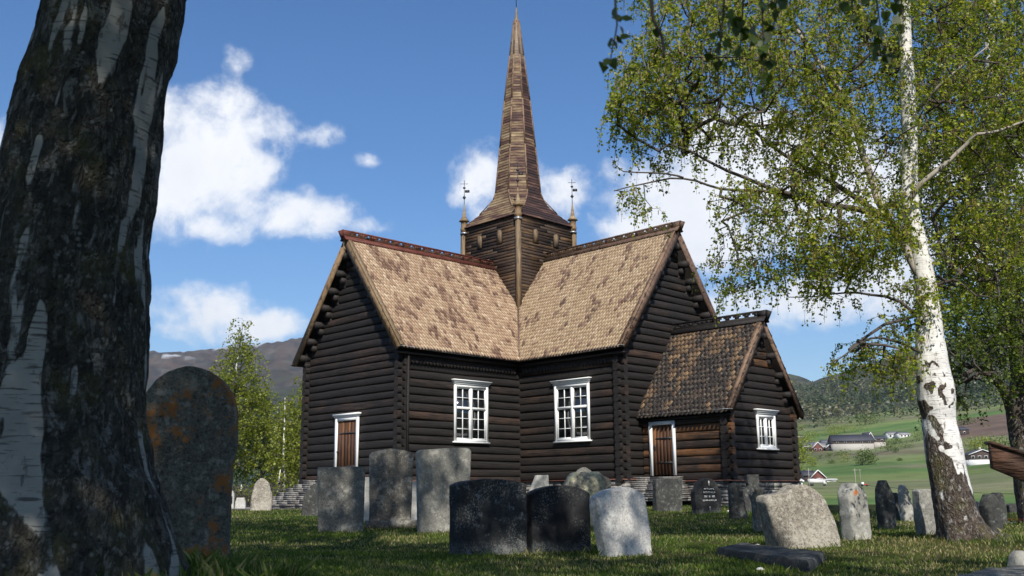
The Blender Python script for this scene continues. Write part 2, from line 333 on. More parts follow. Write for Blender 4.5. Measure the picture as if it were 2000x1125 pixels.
def leaf_fn(cols, trans=.5):
    def fn(k):
        r = k.new('ShaderNodeNewGeometry').outputs['Random Per Island']
        c = k.ramp(r, cols); n = k.noise(k.obj(), .55, 3, .6)
        c = k.mix(k.math('MULTIPLY', k.step(n, .35, .65), .5), c, k.mix(.5, c, (.14, .15, .02)))
        d_ = k.new('ShaderNodeBsdfPrincipled', {'Base Color': c, 'Roughness': .45, 'Specular IOR Level': .4}).outputs[0]
        t_ = k.new('ShaderNodeBsdfTranslucent', {'Color': k.mix(1.0, c, (1.7, 1.8, .7), 'MULTIPLY')}).outputs[0]
        return k.new('ShaderNodeMixShader', {0: trans, 1: d_, 2: t_}).outputs[0]
    return fn
M['leaf'] = material('birch_leaf', leaf_fn([(0, (.08, .13, .012)), (.4, (.19, .245, .022)), (.75, (.33, .36, .04)), (1, (.46, .44, .08))], .48))
M['leafd'] = material('dark_birch_leaf', leaf_fn([(0, (.04, .08, .012)), (.6, (.09, .145, .018)), (1, (.17, .21, .03))], .4))  # deeper, darker greens than the plain birch leaf
M['leafy'] = material('fresh_birch_leaf', leaf_fn([(0, (.10, .14, .015)), (.5, (.21, .25, .03)), (1, (.38, .38, .08))], .48))
M['hangleaf'] = material('shade_toned_near_leaf', leaf_fn([(0, (.025, .055, .010)), (1, (.06, .11, .014))], .22))  # greens darkened in the colour, painting the crown's shade on these leaves
M['catkin'] = material('brown_catkin', leaf_fn([(0, (.20, .11, .03)), (1, (.36, .24, .07))], .25))
M['hillwood'] = material('mixed_hill_foliage', leaf_fn([(0, (.055, .062, .03)), (.5, (.11, .11, .05)), (1, (.18, .16, .08))], .1))
M['spruce'] = material('spruce_needles', leaf_fn([(0, (.018, .035, .016)), (1, (.045, .075, .03))], .1))
def grass_fn(k):
    r = k.new('ShaderNodeNewGeometry').outputs['Random Per Island']; o = k.obj(); n = k.noise(o, .8, 4, .62); n2 = k.noise(o, .28, 3, .6)
    g = k.ramp(r, [(0, (.036, .076, .007)), (.5, (.082, .14, .013)), (1, (.17, .21, .03))]); s_ = k.ramp(r, [(0, (.13, .13, .035)), (.5, (.26, .235, .09)), (1, (.38, .32, .16))])
    c = k.mix(k.step(k.math('ADD', k.math('MULTIPLY', n, .5), k.math('ADD', k.math('MULTIPLY', n2, .5), k.math('MULTIPLY', r, .22))), .60, .74), g, s_)
    d_ = k.new('ShaderNodeBsdfPrincipled', {'Base Color': c, 'Roughness': .5, 'Specular IOR Level': .3}).outputs[0]
    return k.new('ShaderNodeMixShader', {0: .4, 1: d_, 2: k.new('ShaderNodeBsdfTranslucent', {'Color': k.mix(1.0, c, (1.6, 1.6, .7), 'MULTIPLY')}).outputs[0]}).outputs[0]
M['grass'] = material('grass_blades', grass_fn)
def ground_fn(k):
    o = k.obj(); a = k.acol('albedo'); n = k.noise(o, 2.2, 6, .65); f = k.noise(o, 30, 4, .7); w = k.noise(o, .035, 7, .62); u = k.noise(o, .004, 8, .68)
    c = k.mix(k.math('MULTIPLY', k.math('SUBTRACT', n, .5), .8), a, k.mix(1.0, a, (1.5, 1.35, 1.2), 'MULTIPLY'))
    c = k.mix(k.step(f, .35, .7), k.mix(1.0, c, (.62, .62, .6), 'MULTIPLY'), c)
    c = k.mix(k.step(w, .38, .62), k.mix(1.0, c, (.72, .74, .72), 'MULTIPLY'), c)
    c = k.mix(k.step(u, .4, .6), k.mix(1.0, c, (.7, .7, .74), 'MULTIPLY'), c)
    return pbr(k, c, .95, k.math('ADD', n, f), .6, .03, .1)
M['ground'] = material('turf_and_fields', ground_fn)
def curtain(k): return pbr(k, (.5, .5, .46), .8)
# ---------------------------------------------------------------- ground, valley and mountains: one sheet
BUMPS = [(-2.1, 4.6, 1.7, .36), (-2.6, 8.2, 1.6, .17), (6.1, 13.2, 1.2, .07)]
def yard(x, y):
    """height of the churchyard turf"""
    z = -.016+.01045*np.clip(np.asarray(y, float), -30, 60)
    for (bx, by, s, h) in BUMPS: z = z+h*np.exp(-((x-bx)**2+(y-by)**2)/(2*s*s))
    return z+(vfbm(np.asarray(x)*.45, np.asarray(y)*.45, 0, 3, 5)-.5)*.09
def G(x, y): return float(yard(np.array([x]), np.array([y]))[0])
def el_r(px, py):
    r = ray(px, py); return r.z/math.hypot(r.x, r.y)
# columns: azimuth given by a photo x, then (distance, photo y) pairs, or (distance, None, height)
PROF = [
 (-1400, 42, [(70, None, -2), (400, None, -15), (1500, 930), (2500, 830), (3500, 720), (5000, 640)]),
 (-300, 42, [(70, None, -4), (400, None, -22), (1500, 935), (2500, 830), (3500, 740), (4500, 690)]),
 (280, 42, [(60, None, -4), (400, None, -22), (1500, 935), (2500, 820), (3500, 735), (4500, 680)]),
 (400, 43, [(60, None, -4), (400, None, -22), (1500, 935), (2500, 815), (3500, 735), (4500, 683)]),
 (450, 43, [(60, None, -4), (400, None, -22), (1500, 935), (2500, 812), (3500, 730), (4500, 676)]),
 (500, 43, [(60, None, -4), (400, None, -22), (1500, 935), (2500, 810), (3500, 728), (4500, 674)]),
 (560, 44, [(60, None, -4), (400, None, -22), (1500, 935), (2500, 808), (3500, 722), (4500, 665)]),
 (620, 45, [(70, None, -4), (400, None, -22), (1500, 935), (2500, 806), (3500, 722), (4500, 664)]),
 (1000, 58, [(90, None, -3), (400, None, -18), (1500, 935), (2500, 830), (3500, 740), (4500, 700)]),
 (1400, 48, [(70, None, -3), (200, None, -6), (440, 945), (700, 885), (1100, 830), (2000, 770), (3800, 715)]),
 (1540, 36, [(46, None, -2.2), (150, None, -3.6), (300, 966), (440, 943), (560, 915), (650, 893), (770, 874), (900, 852), (1100, 818), (1500, 790), (2300, 762), (4000, 733)]),
 (1600, 35, [(44, None, -2.2), (150, None, -3.6), (300, 966), (440, 942), (560, 912), (650, 893), (770, 876), (900, 850), (1100, 815), (1500, 785), (2300, 765), (4000, 757)]),
 (1700, 35, [(44, None, -2.2), (150, None, -3.6), (300, 966), (440, 940), (560, 905), (650, 890), (770, 872), (900, 842), (1100, 810), (1500, 775), (2000, 735), (3800, 730)]),
 (1850, 34, [(44, None, -2.2), (150, None, -3.6), (300, 966), (440, 935), (560, 900), (700, 860), (900, 828), (1100, 795), (1500, 745), (1900, 690), (3500, 680)]),
 (2000, 34, [(44, None, -2.2), (150, None, -3.6), (300, 960), (440, 918), (560, 892), (700, 845), (900, 805), (1100, 770), (1500, 710), (1900, 650), (3500, 640)]),
 (2700, 34, [(44, None, -2.2), (150, None, -3.6), (300, 950), (440, 900), (560, 870), (700, 820), (900, 780), (1100, 740), (1500, 680), (1900, 620), (3500, 610)])]
def _az(px): r = ray(px, 960); return atan2(r.x, r.y)
_pa = np.array([_az(p[0]) for p in PROF]); _LR = np.linspace(math.log(30), math.log(6500), 200); _PT = []; _edge = np.array([p[1] for p in PROF], float)
for (px, edge, pts) in PROF:
    rr = [edge-6, edge]; zz = [.44, .40]
    for q in pts:
        rr.append(q[0]); zz.append(q[2] if q[1] is None else EYE+q[0]*el_r(px, q[1]))
    rr += [pts[-1][0]*1.25, 7000]; zz += [zz[-1]*.9, zz[-1]*.2]
    _PT.append(np.interp(_LR, np.log(rr), zz))
_PT = np.array(_PT)
_ker = np.array([1, 2, 3, 2, 1.0]); _ker /= _ker.sum()
def land(x, y):
    """height everywhere: churchyard near, valley and mountains far"""
    x = np.asarray(x, float); y = np.asarray(y, float); r = np.hypot(x, y)+1e-6; a = np.arctan2(x, y)
    ac = np.clip(a, _pa[0], _pa[-1]); i = np.clip(np.searchsorted(_pa, ac)-1, 0, len(_pa)-2); t = (ac-_pa[i])/(_pa[i+1]-_pa[i])
    u = np.clip((np.log(np.clip(r, 30, 6500))-_LR[0])/(_LR[1]-_LR[0]), 0, 198.999); j = u.astype(int); w = u-j
    far = (_PT[i, j]*(1-w)+_PT[i, j+1]*w)*(1-t)+(_PT[i+1, j]*(1-w)+_PT[i+1, j+1]*w)*t
    far = far+(vfbm(x/260, y/260, 0, 4, 3)-.56)*np.clip((r-500)/3000, 0, 1)*75+(vfbm(x/60, y/60, 0, 3, 9)-.5)*np.clip((r-1200)/3000, 0, 1)*36
    e = np.interp(ac, _pa, _edge); k = np.clip((r-(e-5))/5, 0, 1); k = k*k*(3-2*k)
    return yard(x, y)*(1-k)+far*k
def land1(x, y): return float(land(np.array([x]), np.array([y]))[0])
def sstep(v, a, b): t = np.clip((v-a)/(b-a), 0, 1); return t*t*(3-2*t)
def mixc(c, col, m): return c*(1-m[..., None])+np.array(col)*m[..., None]
# plan-view field patches on the valley side: (x, y, half width, half depth, heading, colour)
def albedo(x, y, z):
    r = np.hypot(x, y); a = np.degrees(np.arctan2(x, y)); c = np.zeros(x.shape+(3,))
    n1 = vfbm(x*.8, y*.8, 0, 4, 21); n2 = vfbm(x*.25, y*.25, 0, 3, 22)
    c[:] = (.050, .064, .017); c = mixc(c, (.17, .145, .06), sstep(n1*.6+n2*.55, .58, .72)*.75)
    # path along the far edge on the left
    m = sstep(r, 37.2, 37.7)*sstep(-r, -42.6, -42.0)*sstep(-a, 8.2, 8.6); c = mixc(c, (.42, .40, .36), m)
    n3 = vfbm(x/70, y/70, 0, 4, 31); n4 = vfbm(x/25, y/25, 0, 4, 32); n5 = vfbm(x/420, y/300, 0, 4, 33)
    f = np.zeros_like(c); f[:] = (.24, .30, .10)
    st = np.sin((y*.8+x*.22)/46+n5*3.0); f = mixc(f, (.26, .29, .125), sstep(st, .1, .25)); f = mixc(f, (.15, .25, .07), sstep(-st, .55, .65))
    f = mixc(f, (.28, .27, .15), sstep(n3, .56, .68)*.8)
    f = mixc(f, (.20, .145, .10), sstep(np.sin(y/95+x/210+1.1), .86, .93)*sstep(a, 17.2, 17.6)*sstep(-y, -560, -330))
    f = mixc(f, (.22, .15, .11), sstep(a, 22.5, 23.1)*sstep(r+a*4, 800, 812)*sstep(-r-a*2, -960, -950))
    f = mixc(f, (.30, .26, .18), (np.abs(r-(330+a*2+n4*10)) < 2.6).astype(float)*.8)
    f = mixc(f, (.27, .22, .15), (np.abs(r-(455-a*1.5+n4*16)) < 3.5).astype(float)*.7)
    f = mixc(f, (.24, .2, .12), sstep(np.abs(np.sin(r/118+a/9)), .985, .995)*.7*sstep(r, 500, 520))
    wo = np.zeros_like(c); wo[:] = (.11, .115, .062); wo = mixc(wo, (.19, .16, .10), sstep(n3*.5+n4*.5, .48, .62)); wo = mixc(wo, (.03, .042, .026), sstep(n4, .55, .7)*.8)
    hill = sstep(r+(n3-.5)*240+(n5-.5)*300, 1080, 1200); f = f*(1-hill[..., None])+wo*hill[..., None]
    moor = np.zeros_like(c); moor[:] = (.135, .09, .06); moor = mixc(moor, (.16, .135, .10), sstep(n3, .45, .65)); moor = mixc(moor, (.06, .058, .045), sstep(n4, .52, .62)*.8)
    lf = np.zeros_like(c); lf[:] = (.075, .08, .04); lf = mixc(lf, (.09, .075, .07), sstep(n3*.5+n4*.5, .46, .6))
    up = sstep(z+(n5-.5)*260+(n3-.5)*120, 230, 420); left = lf*(1-up[..., None])+moor*up[..., None]
    sn = sstep(vfbm(x/300, y/120, 0, 4, 41), .70, .72)*sstep(z, 520, 560)*sstep(r, 3500, 3700)*.9; left = mixc(left, (.85, .87, .9), sn)
    L = sstep(-a, -6, -2)[..., None]; far = f*(1-L)+left*L
    e = np.interp(np.radians(a), _pa, _edge); k = sstep(r, e-1.5, e+.5)[..., None]
    return c*(1-k)+far*k
azs = np.radians(np.concatenate([np.arange(-180, -34, 4.0), np.arange(-34, 33, .11), np.arange(33, 180, 4.0)]))
rs = np.concatenate([np.linspace(.4, 12, 60), np.linspace(12.2, 50, 110), np.exp(np.linspace(math.log(50.6), math.log(7000), 330))])
A, R = np.meshgrid(azs, rs, indexing='ij'); X, Y = R*np.sin(A), R*np.cos(A); Z = land(X, Y)
na, nr = A.shape; i, j = np.meshgrid(np.arange(na), np.arange(nr-1), indexing='ij'); i2 = (i+1) % na
gq = np.stack([i*nr+j, i2*nr+j, i2*nr+j+1, i*nr+j+1], -1).reshape(-1, 4)
g = MB(); g.add(np.stack([X, Y, Z], -1).reshape(-1, 3), gq)
c0 = len(g.v[0]); g.add([[0, 0, G(0, 0)]], []); g.f.append(np.array([[c0, ((q+1) % na)*nr, q*nr] for q in range(na)])); g.t.append(np.full(na, .5))
tag(g.build('ground', M['ground'], smooth=True, cols=np.vstack([albedo(X, Y, Z).reshape(-1, 3), [[.04, .06, .014]]])), kind='structure')
# grass blades
def grass_patch(n, rmin, rmax, hmul=1.0, seed=3):
    rg = np.random.default_rng(seed); m = MB()
    r = rmin*(rmax/rmin)**(rg.random(n)**.8); a = np.radians(rg.uniform(-28.5, 28.5, n)); x, y = r*np.sin(a), r*np.cos(a)
    tall = vfbm(x*1.1, y*1.1, 0, 3, 51); keep = rg.random(n) < .35+tall*1.1; x, y, r, tall = x[keep], y[keep], r[keep], tall[keep]; n = len(x)
    z = yard(x, y)-.005; h = (.016+.038*tall*rg.random(n)+.012*rg.random(n))*hmul*(1+.25*(r > 14)); w = .0022+.00042*r; t = rg.uniform(0, pi, n); lx, ly = rg.normal(0, .35, n)*h, rg.normal(0, .35, n)*h
    dx, dy = np.cos(t)*w, np.sin(t)*w
    v = np.stack([np.stack([x-dx, y-dy, z], -1), np.stack([x+dx, y+dy, z], -1), np.stack([x+lx*.5+dx*.6, y+ly*.5+dy*.6, z+h*.6], -1), np.stack([x+lx, y+ly, z+h], -1)], 1).reshape(-1, 3)
    k = np.arange(n)*4; m.add(v, np.stack([k, k+1, k+2, k+3], -1)); return m
gm = grass_patch(210000, 4.2, 36)
rg = np.random.default_rng(8)      # long tufts round trunk and stone feet
def tuft(cx, cy, rad, n, h):
    t = rg.uniform(0, 2*pi, n); q = rad*np.sqrt(rg.uniform(.3, 1, n)); x, y = cx+q*np.cos(t), cy+q*np.sin(t); z = yard(x, y)-.01
    hh = h*rg.uniform(.4, 1, n); lx, ly = rg.normal(0, .4, n)*hh, rg.normal(0, .4, n)*hh; w = .0035; dx, dy = np.cos(t+1.3)*w, np.sin(t+1.3)*w
    v = np.stack([np.stack([x-dx, y-dy, z], -1), np.stack([x+dx, y+dy, z], -1), np.stack([x+lx*.4+dx*.7, y+ly*.4+dy*.7, z+hh*.6], -1), np.stack([x+lx, y+ly, z+hh*.95], -1)], 1).reshape(-1, 3)
    k = np.arange(n)*4; gm.add(v, np.stack([k, k+1, k+2, k+3], -1))
TUFTS = gm
# ---------------------------------------------------------------- the church
TH = 0.77354; CH0 = (0.329, 45.544, 1.456)
church = tag(empty('log_church', CH0, TH), 'dark tarred log church with cross plan, steep tan shingle roofs and a tall pointed spire', 'church')
w, LA, LB, oA, oB, oe, E, H, HB, wt = 3.272, 9.342, 8.627, .559, .567, .437, 4.769, 9.42, 9.80, 1.797
yA, xB = -.187, -.045
LC = 6.5
sA = (H-E)/(w+oe+yA); sB = (HB-E)/(w+oe+xB); wA2, wB2 = w+2*yA, w+2*xB
def zA(y): return np.where(y < yA, E+(y+w+oe)*sA, H-(y-yA)*sA)
def zB(x): return np.where(x < xB, E+(x+w+oe)*sB, HB-(x-xB)*sB)
CR = np.random.default_rng(11)
def log_wall(name, mat, axis, pos, s0, s1, z0, z1, nrm, course=.298, off=0.0, openings=(), clip=None, ext=(0, 0), rad=.16, parent=church, tone=0.0):
    """horizontal round logs laid along x or y at a fixed other coordinate"""
    m = MB(); z = z0+off; i = 0
    if off: z = z0+off-course
    while z < z1:
        h = course*(1+CR.uniform(-.09, .09)); zc = z+h/2; segs = [(s0-ext[0], s1+ext[1])]
        if clip is not None:
            a, b = clip(zc+h*.3)
            if b-a < .15: z += h; continue
            segs = [(max(a, segs[0][0]), min(b, segs[0][1]))]
        for (o0, o1, oz0, oz1) in openings:
            if z+h*.5 > oz0 and z+h*.5 < oz1:
                ns = []
                for (a, b) in segs:
                    if o0 > a and o1 < b: ns += [(a, o0), (o1, b)]
                    else: ns.append((a, b))
                segs = ns
        tint = float(np.clip(CR.normal(.45+tone, .24), 0, 1)); ph = CR.uniform(0, 99); taper = CR.uniform(-.012, .012)
        for (a, b) in segs:
            if b-a < .03: continue
            n = max(3, int((b-a)/.45)+1); ss = np.linspace(a, b, n); k = 12; ang = np.arange(k)*2*pi/k
            dz = np.array([noise.noise((q*.35+ph, i, 0)) for q in ss])*.034; dr = 1+np.array([noise.noise((q*.8+ph, i, 5)) for q in ss])*.10+taper*(ss-s0)/4
            V = np.empty((n, k, 3))
            for t in range(n):
                ca, sa = np.cos(ang), np.sin(ang); e = .72
                u = np.sign(ca)*np.abs(ca)**.5*rad*.8*dr[t]; vv = np.sign(sa)*np.abs(sa)**.8*h*.502
                V[t, :, 0 if axis == 'x' else 1] = ss[t]; V[t, :, 1 if axis == 'x' else 0] = pos+u; V[t, :, 2] = zc+vv+dz[t]
            I, J = np.meshgrid(np.arange(n-1), np.arange(k), indexing='ij'); J2 = (J+1) % k
            m.add(V.reshape(-1, 3), [np.stack([I*k+J, I*k+J2, (I+1)*k+J2, (I+1)*k+J], -1).reshape(-1, 4), np.arange(k)[::-1], np.arange(k)+(n-1)*k], tint)
        z += h; i += 1
    o = m.build(name, mat, parent, smooth=True)
    try: o.data.set_sharp_from_angle(angle=radians(50))
    except Exception: pass
    return o
def gclip_y(z): # gable A, along y
    q = (H-.25-z)/sA; return (max(-w, yA-q) if z > E-.2 else -99, min(wA2, yA+q) if z > E-.2 else 99)
def gclip_x(z):
    q = (HB-.25-z)/sB; return (max(-w, xB-q) if z > E-.2 else -99, min(wB2, xB+q) if z > E-.2 else 99)
WA = (-6.962, -5.198, 1.349, 3.549); WB = (-7.211, -5.392, 1.349, 3.549); DA = (-.813, .731, 0, 2.454)
zb = -.12
log_wall('log_wall', M['log'], 'y', -LA, -w, wA2, zb, H-.3, -1, openings=[(DA[0]+.1, DA[1]-.1, -1, DA[3]-.1)], clip=gclip_y, ext=(.26, .26))
log_wall('log_wall', M['log'], 'x', -w, -LA, -w, zb, E+.2, -1, off=.15, openings=[(WA[0]+.1, WA[1]-.1, WA[2]+.05, WA[3]-.05)], ext=(.30, 0))
log_wall('log_wall', M['log'], 'y', -w, -LB, -w, zb, E+.2, -1, openings=[(WB[0]+.1, WB[1]-.1, WB[2]+.05, WB[3]-.05)], ext=(.28, 0), tone=.04)
log_wall('log_wall', M['log'], 'x', -LB, -w, wB2, zb, HB-.3, -1, off=.15, clip=gclip_x, ext=(.28, .28), tone=-.1)
log_wall('log_wall', M['log'], 'x', wA2, -LA, -wB2, zb, E+.2, 1, off=.15, ext=(.30, 0))
log_wall('log_wall', M['log'], 'y', wB2, -LB, -wA2, zb, E+.2, 1, ext=(.28, 0))
log_wall('log_wall', M['log'], 'y', LC, -w, wA2, zb, H-.3, 1, clip=gclip_y); log_wall('log_wall', M['log'], 'x', LC, -w, wB2, zb, HB-.3, 1, off=.15, clip=gclip_x)
for (ax, ps, a, b) in (('x', -w, w, LC), ('x', wA2, w, LC), ('y', -w, w, LC), ('y', wB2, w, LC)): log_wall('log_wall', M['log'], ax, ps, a, b, zb, E+.1, 1, off=.15 if ax == 'x' else 0)
core = MB()      # solid core added behind the logs to block light
core.bx(-LA+.07, LC-.07, -w+.07, wA2-.07, zb, E-.1, .2); core.bx(-w+.07, wB2-.07, -LB+.07, LC-.07, zb, E-.12, .2)
core.prism([(-LA+.08, -w+.1, E-.3), (-LA+.08, wA2-.1, E-.3), (-LA+.08, yA, H-.55)], (LA+LC-.16, 0, 0), .2)
core.prism([(-w+.1, -LB+.08, E-.32), (wB2-.1, -LB+.08, E-.32), (xB, -LB+.08, HB-.55)], (0, LB+LC-.16, 0), .2)
core.build('added_wall_core', M['darkwood'], church)
# vertical corner boards behind the log ends
cb = MB(); cb.bx(-w-.2, -w-.15, -LB-.02, -LB+.16, zb, E-.2, .3); cb.build('corner_board', M['darkwood'], church)
cb = MB(); cb.bx(-LA-.02, -LA+.06, -w-.34, -w-.28, zb, E-.2, .3); cb.build('corner_board', M['darkwood'], church)
def shingles(m, org, ea, up, length, slope, clip, wd=.152, ex=.2, ln=.46, th=.046, tone=None, seed=1, tip=.185):
    """rows of pointed shingles; ea = unit vector along the eave, up = unit vector up the slope"""
    rg = np.random.default_rng(seed); org, ea, up = map(lambda q: np.array(q, float), (org, ea, up)); nm = np.cross(ea, up)
    if nm[2] < 0: nm = -nm
    V = []; T = []
    for r in range(-1, int(slope/ex)):
        for c in range(int(length/wd)+1):
            s = (c+(.5 if r % 2 else 0))*wd; t = r*ex
            if not clip(s, t+.12): continue
            ww = wd*rg.uniform(.82, .93)/2; dj = rg.uniform(-.02, .02)+.03*(vnoise(s*.6, r*1.7, 0, seed)-.5); lift = rg.uniform(0, .016)+(.02 if rg.random() < .02 else 0)
            tone_ = tone(s, t, rg); j = rg.uniform(-.006, .006); e0 = th+.022+lift
            pts = [(-ww, ln, .004), (ww, ln, .004), (ww+j, tip+dj, e0), (.22*ww, dj+.004, e0+.004), (-.22*ww, dj+.004, e0+.004), (-ww+j, tip+dj, e0)]
            L = []
            for (a, b, h) in pts: L.append(org+ea*(s+a)+up*(t+b)+nm*h)
            for (a, b, h) in pts[2:]: L.append(org+ea*(s+a)+up*(t+b)+nm*(h-th))
            V.append(L); T.append(tone_)
    V = np.array(V); n = len(V); k = np.arange(n)[:, None]*10; T = np.array(T)
    m.add(V.reshape(-1, 3), [k+np.arange(6)[None]], T)
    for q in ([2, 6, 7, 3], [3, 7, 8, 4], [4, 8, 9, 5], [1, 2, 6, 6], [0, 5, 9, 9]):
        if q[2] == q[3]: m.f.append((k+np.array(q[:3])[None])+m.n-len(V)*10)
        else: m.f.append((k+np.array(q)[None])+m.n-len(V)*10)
        m.t.append(T*.25 if q != [1, 2, 6, 6] else T*.1)  # edge faces darkened: weathered grain, plus painted shade between shingles
def tA(s, t, rg):
    p = vfbm(s/.30, t/.75, 0, 3, 5); return float(np.clip(rg.normal(.70, .16)-(.36 if p+rg.normal(0, .05) > .61 else 0)-(.12 if p > .5 else 0), .08, 1))
def tB(s, t, rg):
    p = vfbm(s/.28, t/.7, 0, 3, 15); return float(np.clip(rg.normal(.70, .14)-(.44 if p+rg.normal(0, .04) > .66 else 0), .08, 1))
def tP(s, t, rg):
    p = vfbm(s/.4, t/.9, 0, 3, 25)+.04*(t-2.0)-.02*(3.5-s); return float(np.clip(rg.normal(.22, .14)+(.56 if p+rg.normal(0, .05) > .545 else 0), 0, 1))
def roof_side(axis, sign, name, mat, s0, s1, half, ridge, apex, slope, other, tone, seed, full=True):
    """axis: ridge direction; sign: which side; other(s-coordinate)-> height of the crossing roof"""
    L = math.hypot(half, ridge-E); cu, su = half/L, (ridge-E)/L; eave = apex+sign*half
    if axis == 'x': org = (s0, eave, E); ea = (1, 0, 0); up = (0, -sign*cu, su)
    else: org = (eave, s0, E); ea = (0, 1, 0); up = (-sign*cu, 0, su)
    lim = lambda s, t: float(other(s0+s)) < E+t*su+.02 or abs(s0+s) > 4.2
    def clip(s, t):
        q = s0+s
        return s < s1-s0+.02 and (other is None or E+t*su >= other_h(axis, q, eave-sign*t*cu)-.03)
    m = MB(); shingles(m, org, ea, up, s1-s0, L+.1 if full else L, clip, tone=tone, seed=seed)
    o = m.build(name, mat, church)
    return o
def other_h(axis, s, c):
    return (float(zB(np.array(s))) if -w-oe-.05 < s < wB2+oe+.05 else -99) if axis == 'x' else (float(zA(np.array(s))) if -w-oe-.05 < s < wA2+oe+.05 else -99)
hA, hB = w+oe+yA, w+oe+xB
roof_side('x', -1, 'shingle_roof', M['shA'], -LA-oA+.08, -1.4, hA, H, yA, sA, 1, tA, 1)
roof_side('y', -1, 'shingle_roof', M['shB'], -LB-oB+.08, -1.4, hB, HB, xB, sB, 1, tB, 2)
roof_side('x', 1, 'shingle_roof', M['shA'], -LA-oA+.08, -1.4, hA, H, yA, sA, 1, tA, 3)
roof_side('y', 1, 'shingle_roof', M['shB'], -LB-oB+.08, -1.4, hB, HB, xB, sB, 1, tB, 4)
# board decking below the shingles (also the roof of the two rear arms)
dk = MB(); T_ = .07
def deck(axis, sign, s0, s1, half, ridge, apex):
    e = apex+sign*(half+.02); zz = E-.02
    a = [(e, zz), (apex, ridge), (apex, ridge-T_*1.6), (e, zz-T_)]
    pts = [((s0, p, q) if axis == 'x' else (p, s0, q)) for p, q in a]
    dk.prism(pts, (s1-s0, 0, 0) if axis == 'x' else (0, s1-s0, 0), .3)
for sg in (-1, 1):
    deck('x', sg, -LA-oA+.03, LC+.5, hA, H, yA); deck('y', sg, -LB-oB+.03, LC+.5, hB, HB, xB)
dk.build('roof_decking', M['darkwood'], church)
# valley board
vb = MB(); vz = E+(w+oe-wt)*.5*(sA+sB)+.1
vb.bar((-w-oe-.02, -w-oe-.02, E+.06), (-wt-.02, -wt-.02, vz), .13, .05, tint=.3); vb.build('valley_board', M['rakered'], church)
# bargeboards, roof edge battens
def rakes(axis, pos, apex, half, ridge, mats, e0=E, par=church, wd=.24, th=.06):
    for sg in (-1, 1):
        L = math.hypot(half, ridge-e0); cu, su = half/L, (ridge-e0)/L
        def pt(t, dn, out): # t along the slope from the eave
            a = apex+sg*(half-t*cu)+sg*(-dn*su); z = e0+t*su-dn*cu
            return (pos+out, a, z) if axis == 'x' else (a, pos+out, z)
        m = MB(); m.prism([pt(-.10, -.03, 0), pt(L+.03, -.03, 0), pt(L-.12, wd, 0), pt(-.04, wd, 0)], (th, 0, 0) if axis == 'x' else (0, th, 0), .5)
        m.build('bargeboard', mats[0], par)
        m = MB(); m.prism([pt(-.08, -.10, .01), pt(L, -.10, .01), pt(L, -.028, .01), pt(-.08, -.028, .01)], (.17, 0, 0) if axis == 'x' else (0, .17, 0), .8)
        m.build('roof_edge_batten', mats[1], par)
rakes('x', -LA-oA, yA, hA, H, (M['rake'], M['post'])); rakes('y', -LB-oB, xB, hB, HB, (M['rakered'], M['rakered']))
# ridge cap and openwork cresting
def crest(axis, s0, s1, apex, z, mat, par=church, hh=.26, hole=.56, sc=1.0, thick=.05):
    def B(m, a, b, za, zb_, t=thick, tint=.5):
        if axis == 'x': m.bx(a, b, apex-t/2, apex+t/2, za, zb_, tint)
        else: m.bx(apex-t/2, apex+t/2, a, b, za, zb_, tint)
    m = MB(); z0 = z+.06
    for sg in (-1, 1):
        a = (s0-.12, apex+sg*.11, z-.02); b = (s1, apex+sg*.11, z-.02)
        if axis == 'y': a = (apex+sg*.11, s0-.12, z-.02); b = (apex+sg*.11, s1, z-.02)
        up = (0, sg*.75, .65) if axis == 'x' else (sg*.75, 0, .65)
        m.bar(a, b, .05, .26, up=(0, -sg*.65, .75) if axis == 'x' else (-sg*.65, 0, .75), tint=.4)
    m.build('ridge_cap', mat, par)
    m = MB(); s = s0+.25; B(m, s0-.16, s, z0, z0+hh); B(m, s, s1, z0, z0+hh*.34); B(m, s, s1, z0+hh*.8, z0+hh*1.05, thick*1.4)
    zl, zm = z0+hh*.34, z0+hh*.57
    while s < s1-.3:
        e_ = s+hole*sc; h1, h2 = .30*sc, .12*sc; mid = s+.15*sc+h1/2
        B(m, s, mid-h1/2, zl, z0+hh*.8); B(m, mid+h1/2, e_, zl, z0+hh*.8)
        B(m, mid-h1/2, mid-h2/2, zm, z0+hh*.8); B(m, mid+h2/2, mid+h1/2, zm, z0+hh*.8); s = e_
    B(m, s, s1, z0, z0+hh*.9)
    if axis == 'x': m.prism([(s0-.16, apex-.06, z-.1), (s0-.34, apex-.06, z+hh*.9), (s0-.16, apex-.06, z+hh*1.2)], (0, .12, 0))
    else: m.prism([(apex-.06, s0-.16, z-.1), (apex-.06, s0-.34, z+hh*.9), (apex-.06, s0-.16, z+hh*1.2)], (.12, 0, 0))
    m.build('ridge_cresting', mat, par)
crest('x', -LA-oA, -wt+.1, yA, H+.02, M['redpaint']); crest('y', -LB-oB, -wt+.1, xB, HB+.02, M['rakered'])
